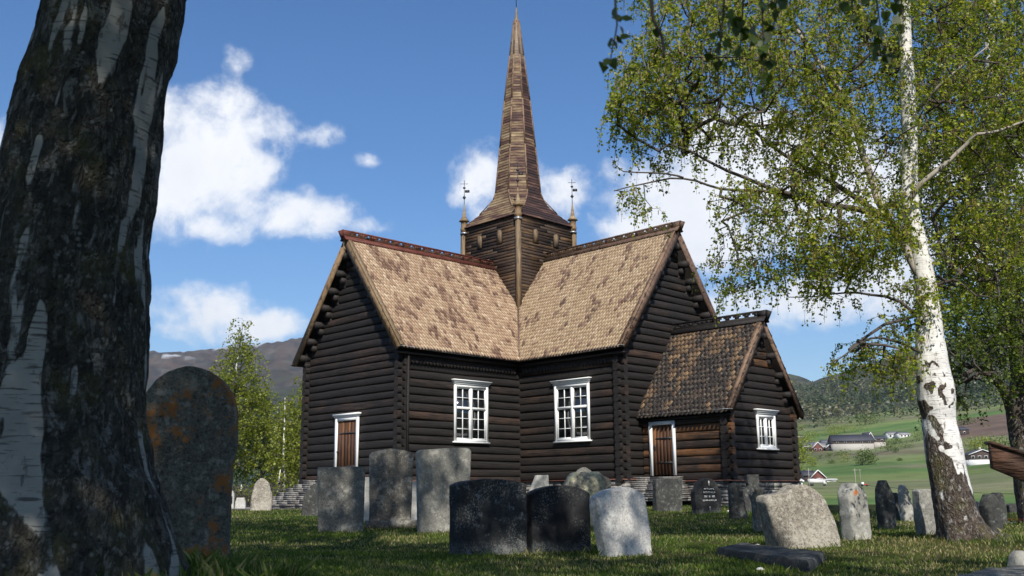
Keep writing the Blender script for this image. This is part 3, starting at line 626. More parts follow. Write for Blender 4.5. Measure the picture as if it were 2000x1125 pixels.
# purlin ends and brackets under the rakes
def purlins(axis, pos, apex, half, ridge, ov, par=church, n=7, first=.62, gap=.80, e0=E, s=1.0):
    L = math.hypot(half, ridge-e0); cu, su = half/L, (ridge-e0)/L
    for sg in (-1, 1):
        for i in range(n):
            t = L-first-i*gap
            if t < .1: break
            a = apex+sg*(half-t*cu)-sg*.24*su*s; z = e0+t*su-.30*cu*s; m = MB()
            for (dz, out, hh, ww) in ((0, ov*.93, .25, .34), (-.26, ov*.55, .24, .26), (-.48, ov*.2, .2, .22)):
                q = [(-.36, -.5), (.36, -.5), (.5, .1), (.3, .5), (-.3, .5), (-.5, .1)]
                pts = [(pos+.1, a+u*ww*s, z+dz*s+v*hh*s) if axis == 'x' else (a+u*ww*s, pos+.1, z+dz*s+v*hh*s) for u, v in q]
                m.prism(pts, (-.1-out, 0, 0) if axis == 'x' else (0, -.1-out, 0), float(CR.uniform(.2, .6)))
            m.build('purlin_end', M['darkwood'], par)
purlins('x', -LA, yA, hA, H, oA); purlins('y', -LB, xB, hB, HB, oB)
# eaves: gutters, soffit boards, scalloped trim
def gutter(a, b, par=church):
    a = Vector(a); b = Vector(b); d_ = (b-a).normalized(); side = Vector((0, 0, 1)).cross(d_); m = MB(); n = 9
    pr = [(.062*cos(t), -.062*sin(t)) for t in np.linspace(0, pi, n)]; v = []
    for p in (a, b):
        for (u, z) in pr: v.append(p+side*u+Vector((0, 0, z)))
    v = [tuple(q) for q in v]; m.add(v, np.array([[i, i+1, n+i+1, n+i] for i in range(n-1)])); m.add([tuple(Vector(q)+Vector((0, 0, .004))) for q in v], np.array([[i, i+1, n+i+1, n+i] for i in range(n-1)]))
    for sg in (-1, 1): m.tube([a+side*.062*sg, b+side*.062*sg], .009, 6)
    m.build('gutter', M['zinc'], par)
gutter((-LA-oA-.05, -w-oe-.09, E-.07), (-w-oe-.02, -w-oe-.09, E-.10)); gutter((-w-oe-.09, -w-oe-.02, E-.10), (-w-oe-.09, -LB-oB-.05, E-.06)); gutter((-LA-oA-.05, wA2+oe+.09, E-.07), (-w-1, wA2+oe+.09, E-.1))
def scallop(axis, pos, s0, s1, z, par=church):
    m = MB(); n = int((s1-s0)/.17); t0 = .05
    for i in range(n):
        a, b = s0+i*.17, s0+(i+1)*.17; c_ = (a+b)/2
        q = [(a, z+.16), (b, z+.16), (b, z+.02), (b-.03, z-.03), (c_+.03, z-.07), (c_-.03, z-.07), (a+.03, z-.03), (a, z+.02)]
        m.prism([(u, pos, v) if axis == 'x' else (pos, u, v) for u, v in q], (0, -t0, 0) if axis == 'x' else (-t0, 0, 0), .5)
    m.build('scalloped_trim', M['log'], par)
scallop('x', -w-.17, -LA+.1, -w-.2, E-.56); scallop('y', -w-.17, -LB+.1, -w-.2, E-.56)
sf = MB(); sf.bx(-LA-oA+.1, -w-.2, -w-oe+.02, -w-.1, E-.30, E-.24, .2); sf.bx(-LA+.05, -w-.2, -w-.19, -w-.1, E-.5, E-.2, .2)
sf.bx(-w-oe+.02, -w-.1, -LB-oB+.1, -w-oe+.02, E-.31, E-.25, .2); sf.bx(-w-.19, -w-.1, -LB+.05, -w-.2, E-.5, E-.2, .2); sf.build('soffit_board', M['darkwood'], church)
# windows
def window(axis, pos, s0, s1, z0, z1, rows, par=church, cap=.10, cols=4):
    """axis: direction the window runs along; its face looks to the negative other axis"""
    F0 = pos-.19
    def B(m, a, b, za, zb_, out, dep, tint=.5):
        if axis == 'x': m.bx(a, b, F0-out, F0-out+dep, za, zb_, tint)
        else: m.bx(F0-out, F0-out+dep, a, b, za, zb_, tint)
    r = MB(); fw = .115; B(r, s0, s0+fw, z0, z1, 0, .06); B(r, s1-fw, s1, z0, z1, 0, .06); B(r, s0+fw, s1-fw, z1-fw, z1, -.002, .06); B(r, s0+fw, s1-fw, z0, z0+fw*.8, -.002, .06)
    for q in (s0+fw*.9, s1-fw*.9-.02): B(r, q, q+.02, z0+.1, z1-.1, -.06, .12)
    fr = r.build('window', M['white'], par)
    c_ = MB(); B(c_, s0-.03, s1+.03, z1, z1+.07, .03, .19); B(c_, s0-.07, s1+.07, z1+.07, z1+.13, .07, .23); B(c_, s0-.11, s1+.11, z1+.13, z1+.17, .11, .27)
    c_.build('cornice', M['white'], fr)
    si = MB(); B(si, s0-.05, s1+.05, z0-.05, z0, .05, .21); si.build('sill', M['white'], fr)
    g_ = MB(); B(g_, s0+fw, s1-fw, z0+fw*.8, z1-fw, -.11, .01); g_.build('glass', M['glass'], fr)
    mu = MB(); a0, a1, b0, b1 = s0+fw, s1-fw, z0+fw*.8, z1-fw; c = (a0+a1)/2
    B(mu, c-.05, c+.05, b0, b1, -.02, .09)
    tot = sum(rows); zz = b1
    for ri, nrow in enumerate(rows):
        hh = (b1-b0)*nrow/tot; zl = zz-hh
        if ri < len(rows)-1: B(mu, a0, a1, zl-.045, zl+.045, -.022, .09)
        for (l, r_) in ((a0, c-.05), (c+.05, a1)):
            B(mu, l, l+.035, zl, zz, -.04, .06); B(mu, r_-.035, r_, zl, zz, -.04, .06); B(mu, l, r_, zl, zl+.05, -.041, .06); B(mu, l, r_, zz-.05, zz, -.041, .06)
            B(mu, (l+r_)/2-.014, (l+r_)/2+.014, zl, zz, -.06, .04)
            for k in range(1, nrow): B(mu, l, r_, zl+hh*k/nrow-.013, zl+hh*k/nrow+.013, -.062, .04)
        zz = zl
    mu.build('glazing_bars', M['white'], fr); return fr
window('x', -w, *WA, (2, 3)); window('y', -w, *WB, (2, 3))
def door(axis, pos, s0, s1, z1, par=church, flared=True, fw=.14):
    F0 = pos-.20
    def B(m, a, b, za, zb_, out, dep, tint=.5):
        if axis == 'x': m.bx(a, b, F0-out, F0-out+dep, za, zb_, tint)
        else: m.bx(F0-out, F0-out+dep, a, b, za, zb_, tint)
    n = 6; m = MB(); a0, a1 = s0+fw, s1-fw
    for i in range(n): B(m, a0+(a1-a0)*i/n+.004, a0+(a1-a0)*(i+1)/n-.004, .0, z1-fw, -.05-float(CR.uniform(0, .008)), .1, float(CR.uniform(.2, .8)))
    dr = m.build('door', M['door'], par)
    f = MB(); B(f, s0, s0+fw, -.02, z1, 0, .06); B(f, s1-fw, s1, -.02, z1, 0, .06); B(f, s0+fw, s1-fw, z1-fw, z1, -.002, .06); f.build('door_frame', M['white'], dr)
    if flared:
        f = MB(); B(f, s0-.04, s1+.04, z1, z1+.06, .03, .2); B(f, s0-.09, s1+.09, z1+.06, z1+.13, .07, .24); f.build('cornice', M['white'], dr)
    for zz in (.45, z1-.62):
        h = MB(); B(h, a0+.03, a1-.15, zz-.018, zz+.018, -.03, .03)
        for k in range(3): B(h, a0+.12+k*.2, a0+.16+k*.2, zz-.05, zz+.05, -.032, .03)
        h.build('strap_hinge', M['iron'], dr)
    h = MB(); q = a1-.1 if not flared else a1-.06; B(h, q-.025, q+.025, .9, 1.1, -.02, .04); B(h, q-.05, q+.05, 1.02, 1.05, 0.0, .03); h.build('door_handle', M['iron'], dr); return dr
door('y', -LA, DA[0], DA[1], DA[3]-.1)
# stone foundation, flashing, steps
def stonewall(m, axis, pos, s0, s1, z0, z1, dep=.35, seed=0):
    rg_ = np.random.default_rng(seed); z = z0
    while z < z1-.02:
        h = min(rg_.uniform(.08, .17), z1-z); s = s0
        while s < s1:
            l = min(rg_.uniform(.25, .8), s1-s); o = rg_.uniform(-.03, .03)
            if axis == 'x': m.box((s+l/2, pos+o, z+h/2), (l-.015, dep, h-.012), tint=rg_.random(), jit=.008)
            else: m.box((pos+o, s+l/2, z+h/2), (dep, l-.015, h-.012), tint=rg_.random(), jit=.008)
            s += l
        z += h
f = MB()
for i, (ax, ps, a, b) in enumerate((('y', -LA, -w-.1, wA2+.1), ('x', -w, -LA, -w), ('y', -w, -LB, -w), ('x', -LB, -w-.1, wB2+.1), ('x', wA2, -LA, LC), ('y', wB2, -LB, LC), ('y', LC, -w, wA2), ('x', LC, -w, wB2), ('x', -w, w, LC), ('y', -w, w, LC))):
    stonewall(f, ax, ps, a, b, -1.3, -.15, .36, i)
f.build('stone_foundation', M['slate'], church)
f = MB(); f.bx(-LA, -w-.1, -w-.26, -w+.1, -.15, -.125); f.bx(-w-.26, -w+.1, -LB, -w-.1, -.15, -.125); f.bx(-LA-.26, -LA+.1, -w-.2, wA2+.2, -.16, -.13); f.bx(-w-.2, wB2+.2, -LB-.26, -LB+.1, -.16, -.13); f.build('flashing', M['flash'], church)
def steps(c0, par=church, n=8, axisout=-1, wid=2.4, pos=-LA-.2, rise=.145, run=.30, top=1.1, seed=1):
    m = MB(); rg_ = np.random.default_rng(seed)
    for i in range(n):
        z1 = -.06-i*rise; ext = top+i*run; y0, y1 = c0-wid/2-i*.10, c0+wid/2+i*.10
        x = pos; 
        while x > pos-ext+.05:
            l = min(rg_.uniform(.4, .9), x-(pos-ext)); o = rg_.uniform(-.02, .02)
            yc = y0
            while yc < y1-.02:
                ll = min(rg_.uniform(.5, 1.1), y1-yc); hh = rise*rg_.uniform(.42, .5)
                m.box((x-l/2, yc+ll/2, z1-hh/2), (l-.008, ll-.008, hh-.01), tint=rg_.random(), jit=.008); m.box((x-l/2+o, yc+ll/2+o, z1-rise+ (rise-hh)/2), (l-.03, ll-.02, rise-hh-.01), tint=rg_.random(), jit=.008); yc += ll
            x -= l
    m.build('stone_steps', M['slate'], par)
steps(0.0)
# ---- porch
wp, Lp, oP, oeP, EP, HP = 2.107, 3.799, .427, .30, 2.25, 5.62
yp = -LB-Lp; sP = (HP-EP)/(wp+oeP)
PD = (-10.30, -9.12, 1.95); PW = (-.441, .802, .908, 2.145)
def pclip(z): q = (HP-.22-z)/sP; return (max(-wp, -q) if z > EP-.15 else -99, min(wp, q) if z > EP-.15 else 99)
log_wall('log_wall', M['logp'], 'y', -wp, yp, -LB-.15, zb-.1, EP+.12, -1, openings=[(PD[0]+.08, PD[1]-.08, -1, PD[2]-.06)], ext=(.24, 0), tone=.22, course=.285)
log_wall('log_wall', M['logp'], 'x', yp, -wp, wp, zb-.1, HP-.3, -1, off=.14, openings=[(PW[0]+.08, PW[1]-.08, PW[2]+.05, PW[3]-.05)], clip=pclip, ext=(.24, .24), tone=-.18, course=.285)
log_wall('log_wall', M['logp'], 'y', wp, yp, -LB-.15, zb-.1, EP+.12, 1, ext=(.24, 0), course=.285)
m = MB(); m.bx(-wp+.06, wp-.06, yp+.06, -LB, zb, EP-.1, .2); m.prism([(-wp+.1, yp+.08, EP-.2), (wp-.1, yp+.08, EP-.2), (0, yp+.08, HP-.5)], (0, Lp-.1, 0), .2); m.build('added_wall_core', M['darkwood'], church)  # core box added inside the porch logs to keep light out
m = MB(); m.bx(-wp-.2, -wp-.15, yp-.02, yp+.14, zb, EP-.1, .3); m.build('corner_board', M['darkwood'], church)
LP_ = math.hypot(wp+oeP, HP-EP); cu, su = (wp+oeP)/LP_, (HP-EP)/LP_
for sg in (-1, 1):
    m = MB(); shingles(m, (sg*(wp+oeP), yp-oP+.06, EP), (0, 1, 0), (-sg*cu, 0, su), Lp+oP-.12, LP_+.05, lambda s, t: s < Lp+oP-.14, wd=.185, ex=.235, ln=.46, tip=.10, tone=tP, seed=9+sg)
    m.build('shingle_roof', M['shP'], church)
    m = MB(); e = sg*(wp+oeP+.02); m.prism([(e, yp-oP+.03, EP-.02), (0, yp-oP+.03, HP), (0, yp-oP+.03, HP-.11), (e, yp-oP+.03, EP-.09)], (0, Lp+oP-.12, 0), .2); m.build('roof_decking', M['darkwood'], church)
rakes('y', yp-oP, 0, wp+oeP, HP, (M['rakered'], M['rakered']), e0=EP, wd=.17)
crest('y', yp-oP, -LB-.1, 0, HP+.02, M['darkwood'], hh=.27, hole=.5, sc=.85)
purlins('y', yp, 0, wp+oeP, HP, oP, n=4, first=.55, gap=.85, e0=EP, s=.85)
gutter((-wp-oeP-.09, -LB-.2, EP-.07), (-wp-oeP-.09, yp-oP-.05, EP-.05))
m = MB(); m.bx(-wp-oeP+.02, -wp-.1, yp-oP+.1, -LB-.1, EP-.26, EP-.2, .2); m.build('soffit_board', M['darkwood'], church)
window('x', yp, *PW, (3,)); door('y', -wp, PD[0], PD[1], PD[2], flared=False, fw=.13)
f = MB(); stonewall(f, 'y', -wp, yp-.1, -LB, -1.3, -.24, .36, 21); stonewall(f, 'x', yp, -wp-.1, wp+.1, -1.3, -.24, .36, 22); stonewall(f, 'y', wp, yp-.1, -LB, -1.3, -.24, .36, 23); f.build('stone_foundation', M['slate'], church)
f = MB(); f.bx(-wp-.26, -wp+.1, yp-.2, -LB, -.245, -.22); f.bx(-wp-.2, wp+.2, yp-.26, yp+.1, -.255, -.228); f.build('flashing', M['flash'], church)
steps((PD[0]+PD[1])/2-.1+.5, wid=2.6, pos=-wp-.2, n=6, top=.55, run=.26, seed=4)
# ---- tower
tez = 11.75
tw = MB(); z = 6.2; i = 0
while z < tez:
    h = float(CR.uniform(.12, .17)); z1 = min(z+h, tez)
    for sd in range(4):
        s = -wt
        while s < wt-.01:
            l = min(float(CR.uniform(1.2, 3.4)), wt-s); o = wt+float(CR.uniform(-.008, .008)); t = float(CR.uniform(.3, .7))
            c = [(s+l/2, -o), (o, s+l/2), (s+l/2, o), (-o, s+l/2)][sd]
            tw.box((c[0], c[1], (z+z1)/2), (l-.008, .05, z1-z-.008) if sd % 2 == 0 else (.05, l-.008, z1-z-.008), tint=t); s += l
    z = z1
tower = tw.build('tower', M['board'], church)
m = MB(); m.bx(-wt+.02, wt-.02, -wt+.02, wt-.02, 6.2, tez, .2); m.build('added_wall_core', M['darkwood'], tower)  # same added core inside the tower boards
for (a, b) in ((-1, -1), (-1, 1), (1, -1), (1, 1)):
    m = MB(); q = wt+.045; m.box((a*q, b*q, (6.3+tez)/2), (.19, .19, tez-6.3), tint=.6); m.build('corner_post', M['post'], tower)
for (sd, us) in (('x', (-.72, .62)), ('y', (-.62, .72))):      # small arched hatches
    for u in us:
        m = MB(); q = [(-.15, -.30), (.15, -.30), (.15, .20), (.10, .29), (0, .33), (-.10, .29), (-.15, .20)]; zc = tez-.92
        m.prism([((u+a, -wt-.02, zc+b) if sd == 'x' else (-wt-.02, u+a, zc+b)) for a, b in q], (0, -.05, 0) if sd == 'x' else (-.05, 0, 0), .35); m.build('arched_hatch', M['post'], tower)
        m = MB(); q2 = [(a*1.22, b*1.12) for a, b in q]
        m.prism([((u+a, -wt-.02, zc+b) if sd == 'x' else (-wt-.02, u+a, zc+b)) for a, b in q2], (0, -.03, 0) if sd == 'x' else (-.03, 0, 0), .35); m.build('hatch_frame', M['darkwood'], tower)
# spire: flared square skirt turning into an eight-sided needle, clad in overlapping boards
def sq_oct(r, k):
    """k=0 square of half side r, k=1 regular octagon of apothem r; 8 points"""
    c = r*(1-k)+r*tan(pi/8)*k; c = r if k <= 0 else c
    return [(-c, -r), (c, -r), (r, -c), (r, c), (c, r), (-c, r), (-r, c), (-r, -c)]
zt_top = 24.35
prof = [(11.68, 1.92, 0), (11.95, 1.72, .12), (12.25, 1.50, .4), (12.6, 1.28, .7), (12.98, 1.11, .9), (13.3, 1.045, 1), (15.6, .83, 1), (18.0, .60, 1), (20.4, .325, 1), (22.3, .11, 1)]
zs = []; z = 11.68
while z < 22.3: zs.append(z); z += .15 if z < 13.3 else .14
sp = MB(); R_ = lambda z: float(np.interp(z, [p[0] for p in prof], [p[1] for p in prof])); K_ = lambda z: float(np.interp(z, [p[0] for p in prof], [p[2] for p in prof]))
zs.append(22.3)
for a, b in zip(zs[:-1], zs[1:]):
    p0 = sq_oct(R_(a)+.022, K_(a)); p1 = sq_oct(R_(b), K_(b)); t8 = CR.uniform(.25, .75, 8)
    for q in range(8):
        j = (q+1) % 8
        if math.dist(p0[q], p0[j]) < .004: continue
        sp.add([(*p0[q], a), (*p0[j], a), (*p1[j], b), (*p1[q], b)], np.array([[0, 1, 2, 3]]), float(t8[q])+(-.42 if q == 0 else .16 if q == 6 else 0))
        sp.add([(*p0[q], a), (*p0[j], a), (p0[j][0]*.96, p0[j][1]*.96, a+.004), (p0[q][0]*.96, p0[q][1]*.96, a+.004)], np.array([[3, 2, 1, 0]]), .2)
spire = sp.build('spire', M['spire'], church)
for q in range(8):      # battens down the arrises
    pts = []
    for z in [12.3, 12.98, 13.3, 15.6, 18.0, 20.4, 22.3]:
        p = sq_oct(R_(z)+.02, K_(z))[q]; pts.append((p[0], p[1], z))
    m = MB()
    for a, b in zip(pts[:-1], pts[1:]): m.bar(a, b, .07, .05, up=(a[0], a[1], .3), tint=.9)
    m.build('spire_batten', M['rakered'], spire)
m = MB(); m.lathe((0, 0, 22.2), [(.14, 0), (.11, .15), (.06, .4), (.035, .8), (.02, .85)], 8, .9); m.build('spire_cap', M['post'], spire)
m = MB(); m.tube([(0, 0, 23.0), (0, 0, 25.6)], .018, 6); m.lathe((0, 0, 24.4), [(.02, 0), (.13, .12), (.02, .25)], 10); m.build('finial_rod', M['iron'], spire)
def turret(x, y):
    m = MB(); m.lathe((x, y, 11.42), [(.10, 0), (.18, .18), (.20, .25), (.16, .27), (.16, .62), (.22, .66)], 8, .3, ph=pi/8); t = m.build('corner_turret', M['rake'], church)
    m = MB(); m.lathe((x, y, 12.10), [(.26, -.04), (.17, .06), (.10, .20), (.04, .62), (.02, .80)], 8, .9, ph=pi/8); m.build('turret_roof', M['spire'], t)
    m = MB(); m.lathe((x, y, 11.40), [(.20, .02), (.20, .09)], 8, .9, ph=pi/8); m.build('lead_collar', M['lead'], t)
    m = MB(); m.tube([(x, y, 12.9), (x, y, 14.1)], .014, 5); m.lathe((x, y, 13.15), [(.02, 0), (.085, .09), (.02, .18)], 10)
    m.tube([(x-.13, y+.13, 13.92), (x+.13, y-.13, 13.92)], .012, 5); m.box((x+.1, y-.1, 13.55), (.22, .012, .13), rz=-pi/4); m.box((x, y, 13.72), (.1, .1, .06), rz=.4); m.build('weather_vane', M['iron'], t)
for a in (-1, 1):
    for b in (-1, 1): turret(a*(wt+.02), b*(wt+.02))
# ---------------------------------------------------------------- gravestones
GR = 'gravestones standing in the churchyard grass'
def stone_obj(name, label, px0, px1, ytop, ybot, d, mat, outline=None, t=.16, yaw=32, rough=.006, box=9.0, topround=.02, lean=0, cat='gravestone', group=GR, seed=0, topthin=1.0, name_=None, fs=9, leany=0):
    """outline: list of (height 0..1, left 0..1, right 0..1). px: photo columns it spans at distance d"""
    outline = outline or [(0, 0, 1), (1, 0, 1)]
    Wd = (px1-px0)/F_PX*d*1.01; ya = radians(yaw); wd = (Wd-t*abs(sin(ya)))/cos(ya)
    bp = P((px0+px1)/2, ybot, d); tp = P((px0+px1)/2, ytop, d); H_ = tp.z-bp.z; base = Vector((bp.x, bp.y, bp.z))
    N = 46; k = 56; vs = 1-(1-np.linspace(0, 1, N))**1.7; ol = np.array(outline, float)
    xl = np.interp(vs, ol[:, 0], ol[:, 1]); xr = np.interp(vs, ol[:, 0], ol[:, 2])
    # round the very top edge
    ed = np.clip((1-vs)/topround, 0, 1); sh = 1-(1-np.sqrt(1-(1-ed)**2))*min(1, topround*2.2)
    ang = np.arange(k)*2*pi/k; ca, sa = np.cos(ang), np.sin(ang); e = 2/box
    cx, sy = np.sign(ca)*np.abs(ca)**e, np.sign(sa)*np.abs(sa)**e
    if box >= 6:      # dressed slab: flat faces with a small bevel
        bx_, by_ = .022/wd*2, .022/t*2; f_ = np.linspace(-1+bx_, 1-bx_, 19); g_ = np.linspace(-1+by_, 1-by_, 9)
        cx = np.concatenate([f_, np.ones(9), f_[::-1], -np.ones(9)]); sy = np.concatenate([-np.ones(19), g_, np.ones(19), g_[::-1]]); k = len(cx)
    V = np.empty((N, k, 3)); thick = t/2*np.interp(vs, [0, 1], [1, topthin])*sh
    for i in range(N):
        c_, hw = (xl[i]+xr[i])/2-.5, max((xr[i]-xl[i])/2, .004)
        V[i, :, 0] = (c_+hw*cx)*wd; V[i, :, 1] = thick[i]*sy; V[i, :, 2] = -.22+(H_+.22)*vs[i]
    v = V.reshape(-1, 3)
    n1 = vfbm(v[:, 0]*fs+seed*7.3+50, v[:, 2]*fs+20, v[:, 1]*fs+9, 4, seed)-.5; n2 = vfbm(v[:, 0]*3+seed*3.1+50, v[:, 2]*3+11, v[:, 1]*3+30, 3, seed+5)-.5
    rr = (n1*1.1+n2*1.5)*rough*2; dirv = np.stack([(v[:, 0]/wd)*1.6, v[:, 1]/t*1.6, np.full(len(v), .25)], -1); v = v+dirv*rr[:, None]
    i, j = np.meshgrid(np.arange(N-1), np.arange(k), indexing='ij'); j2 = (j+1) % k
    m = MB(); m.add(v, [np.stack([i*k+j, i*k+j2, (i+1)*k+j2, (i+1)*k+j], -1).reshape(-1, 4)])
    # closed crown of inner rings
    top = v[(N-1)*k:]; c0 = top.mean(0); r2 = c0+(top-c0)*.6; r3 = c0+(top-c0)*.25; r2[:, 2] += .001; m.add(np.vstack([top, r2, r3]), [np.array([[q, (q+1) % k, k+(q+1) % k, k+q] for q in range(k)]), np.array([[k+q, k+(q+1) % k, 2*k+(q+1) % k, 2*k+q] for q in range(k)]), np.arange(k)+2*k])
    o = m.build(name, mat, smooth=True); o.location = base; o.rotation_euler = (radians(lean), radians(leany), ya)
    try: o.data.set_sharp_from_angle(angle=radians(38))
    except Exception: pass
    tag(o, label, cat, group); o['_w'] = wd; o['_h'] = H_; del o['_w'], o['_h']
    if base.y < 30: tuft(base.x, base.y-.05, wd*.62, int(90*wd/.8), .11)
    return o, wd, H_
ARCH = [(0, 0, 1), (.90, 0, 1), (.94, .08, .93), (.97, .2, .82), (.99, .33, .68), (1, .45, .56)]
FLATARCH = [(0, 0, 1), (.935, 0, 1), (.955, .03, .97), (.975, .14, .86), (.99, .28, .72), (1, .42, .58)]
def dist(py): return .766/((py-969)/F_PX+.01045)
S = stone_obj
S('gravestone', 'big round-topped headstone with orange lichen beside the nearest birch trunk', 262, 446, 718, 1094, 8.0, M['s_orange'], [(0, .04, .98), (.30, .05, .975), (.56, .04, .965), (.585, .01, 1.0), (.70, 0, 1.0), (.80, .02, .985), (.88, .07, .93), (.94, .16, .83), (.975, .27, .72), (.99, .36, .62), (1, .45, .53)], .2, 8, .009, 10, .05, seed=1)
S('gravestone', 'square grey speckled headstone in front of the white-framed church door', 621, 711, 912, 1032, dist(1032), M['s_grey'], [(0, .03, .96), (.9, 0, 1), (.985, 0, 1), (1, .02, .98)], .14, 14, .006, seed=2, leany=-1)
o, wd, hh = S('gravestone', 'tall dark grey headstone standing on a low plinth, left of the tallest pale one', 720, 805, 877, 1018, dist(1026), M['s_tall'], [(0, .03, .95), (.93, 0, 1), (.96, .05, .95), (.985, .25, .75), (1, .42, .6)], .14, 10, .008, seed=3)
pl = MB(); pl.box((0.03, 0, 0), (wd*1.14, .3, .16), tint=.5, jit=.01); po = pl.build('plinth', M['s_tall'], o); po.location = (0, 0, -.07)
S('gravestone', 'tallest pale grey headstone with a soft sloping top and pointed left side', 813, 918, 875, 1034, dist(1034), M['s_light'], [(0, .05, .96), (.9, 0, 1.0), (.955, .0, 1.0), (.975, .05, .99), (.99, .4, .97), (1, .62, .90)], .17, 24, .006, seed=4)
S('gravestone', 'broad black headstone dotted with white lichen in the front row', 880, 1029, 936, 1081, dist(1081), M['s_black'], FLATARCH, .21, 32, .007, 9, .03, seed=5)
S('gravestone', 'smooth polished black headstone with arched top in the middle of the front row', 1028, 1155, 948, 1079, dist(1079)+.25, M['s_polish'], ARCH, .19, 28, .001, 14, .02, seed=6)
S('gravestone', 'bright white-grey headstone leaning in the front row', 1157, 1276, 952, 1083, dist(1083)+.05, M['s_white'], [(0, .16, 1.0), (.4, .08, 1.0), (.8, 0, .95), (.88, .0, .93), (.94, .12, .86), (.98, .28, .72), (1, .42, .6)], .18, 30, .012, 8, .04, seed=7, lean=-4)
S('gravestone', 'pale stepped stone fragment rising behind the two black headstones', 1022, 1073, 928, 1020, 21, M['s_pale'], [(0, 0, 1), (.55, 0, 1), (.62, .12, 1), (.78, .3, 1), (.9, .42, 1), (1, .5, .98)], .12, 20, .008, seed=8)
S('boulder', 'lichen-yellow rounded boulder above the leaning white headstone', 1098, 1186, 922, 1015, 19.5, M['s_lich'], [(0, .2, .8), (.4, .16, .86), (.6, .04, .97), (.8, 0, 1), (.93, .06, .96), (1, .22, .85)], .5, 15, .03, 4, .2, cat='boulder', seed=9, topthin=.7)
S('gravestone', 'dark grey stone half hidden behind the yellow lichen boulder', 1160, 1196, 930, 1010, 22, M['s_dark'], ARCH, .15, 20, .008, seed=10)
S('gravestone', 'small round-topped grey stone peeking over the lichen boulder', 1121, 1163, 913, 1008, 25, M['s_grey'], [(0, 0, 1), (.82, 0, 1), (.9, .08, .92), (.96, .22, .78), (1, .42, .58)], .15, 10, .006, seed=11)
S('gravestone', 'dark square stone in front of the porch steps', 1275, 1334, 935, 1000, dist(1001), M['s_dark'], [(0, .02, .97), (.97, .03, 1), (1, .05, .98)], .25, 18, .01, seed=12)
o, wd, hh = S('gravestone', 'black round-shouldered headstone with a white cross and inscription', 1350, 1411, 934, 1005, dist(1005), M['s_polish'], [(0, .04, .96), (.70, 0, 1), (.74, .03, .97), (.78, .10, .9), (.88, .17, .84), (.95, .27, .74), (.985, .38, .63), (1, .46, .55)], .26, 22, .002, 14, .02, seed=13)
ins = MB(); rgi = np.random.default_rng(4); yf = -.137
ins.box((.02, yf, hh*.86), (.012, .006, .13)); ins.box((.02, yf, hh*.89), (.05, .006, .012))
for row, (zz, hl, n) in enumerate(((.70, .035, 7), (.61, .045, 8), (.49, .06, 7), (.39, .04, 9))):
    for q in range(n):
        if row == 2 and q in (2, 4): continue
        x = .02+(q-(n-1)/2)*.046; ins.box((x-.012, yf, hh*zz), (.008, .006, hl), tint=.5); ins.box((x+.004, yf, hh*zz+rgi.choice([-1, 0, 1])*hl*.42), (.024, .006, .009))
        if rgi.random() < .6: ins.box((x+.014, yf, hh*zz), (.007, .006, hl))
ins.box((.02, yf, hh*.16), (.008, .006, .12)); ins.build('inscription', M['white'], o)
S('gravestone', 'small rough brown-streaked stone right of the black cross headstone', 1424, 1462, 945, 1008, dist(1008)-3, M['s_dark'], [(0, 0, 1), (.5, .02, .85), (1, .06, .62)], .2, 10, .02, 5, .1, seed=14)
S('gravestone', 'dark stone with a square knob on top, close to the porch corner', 1449, 1494, 927, 990, 27, M['s_dark'], [(0, .05, .95), (.62, 0, 1), (.66, .2, .85), (.76, .28, .72), (.78, .22, .78), (1, .22, .78)], .2, 10, .006, seed=15)
S('gravestone', 'narrow blue-grey stone just left of the big tan boulder', 1465, 1497, 954, 1014, 17.0, M['s_tall'], [(0, .2, 1), (.7, .15, 1), (.85, 0, 1), (1, .1, .95)], .15, 10, .01, 6, .06, seed=16)
S('boulder', 'biggest tan granite boulder with a slanting right side', 1475, 1649, 946, 1066, dist(1064)-.3, M['s_tan'], [(0, .22, 1.0), (.12, .18, 1.0), (.2, .14, .985), (.5, .05, .91), (.78, 0, .84), (.84, .01, .81), (.87, .05, .79), (.89, .28, .75), (.94, .33, .70), (.97, .37, .64), (1, .43, .56)], .5, 18, .03, 5.5, .10, cat='boulder', seed=17, topthin=.62, fs=5)
S('gravestone', 'upright grey stone with an orange mark, right of the biggest boulder', 1640, 1705, 944, 1057, dist(1057), M['s_mark'], [(0, .18, .96), (.25, .10, 1), (.5, .06, 1), (.58, .02, 1), (.8, .0, .92), (.9, .06, .78), (.96, .18, .6), (1, .3, .44)], .26, 30, .022, 5, .06, seed=18, fs=6)
S('gravestone', 'dark pointed stone right of the orange-marked upright stone', 1712, 1753, 938, 1025, 16.5, M['s_dark'], [(0, .12, .92), (.4, .04, 1), (.7, 0, .95), (.85, .1, .75), (.95, .25, .55), (1, .36, .46)], .2, 20, .012, 5, .05, seed=19)
S('gravestone', 'small rugged stone with pale face and dark tip, further back', 1757, 1784, 947, 1003, 20, M['s_gtan'], [(0, .1, .9), (.5, .02, 1), (.8, 0, .8), (.92, .1, .5), (1, .2, .34)], .2, 15, .02, 4, .08, seed=20)
S('gravestone', 'low dark stone between the dark pointed one and the small rugged one', 1744, 1757, 962, 1000, 20.5, M['s_dark'], ARCH, .15, 10, .008, seed=21)
S('gravestone', 'rough white-grey slab just left of the leaning birch foot', 1791, 1850, 955, 1050, 14.0, M['s_light'], [(0, 0, 1), (.9, .0, 1), (.97, .0, .97), (1, .08, .9)], .2, 12, .016, 6, .05, seed=22, fs=7)
S('gravestone', 'dark double-humped stone just right of the leaning birch foot', 1921, 1961, 965, 1049, 13.8, M['s_dark'], [(0, .1, .95), (.5, .0, 1), (.8, 0, .95), (.9, .1, .8), (1, .3, .55)], .22, 15, .014, 4, .08, seed=23)
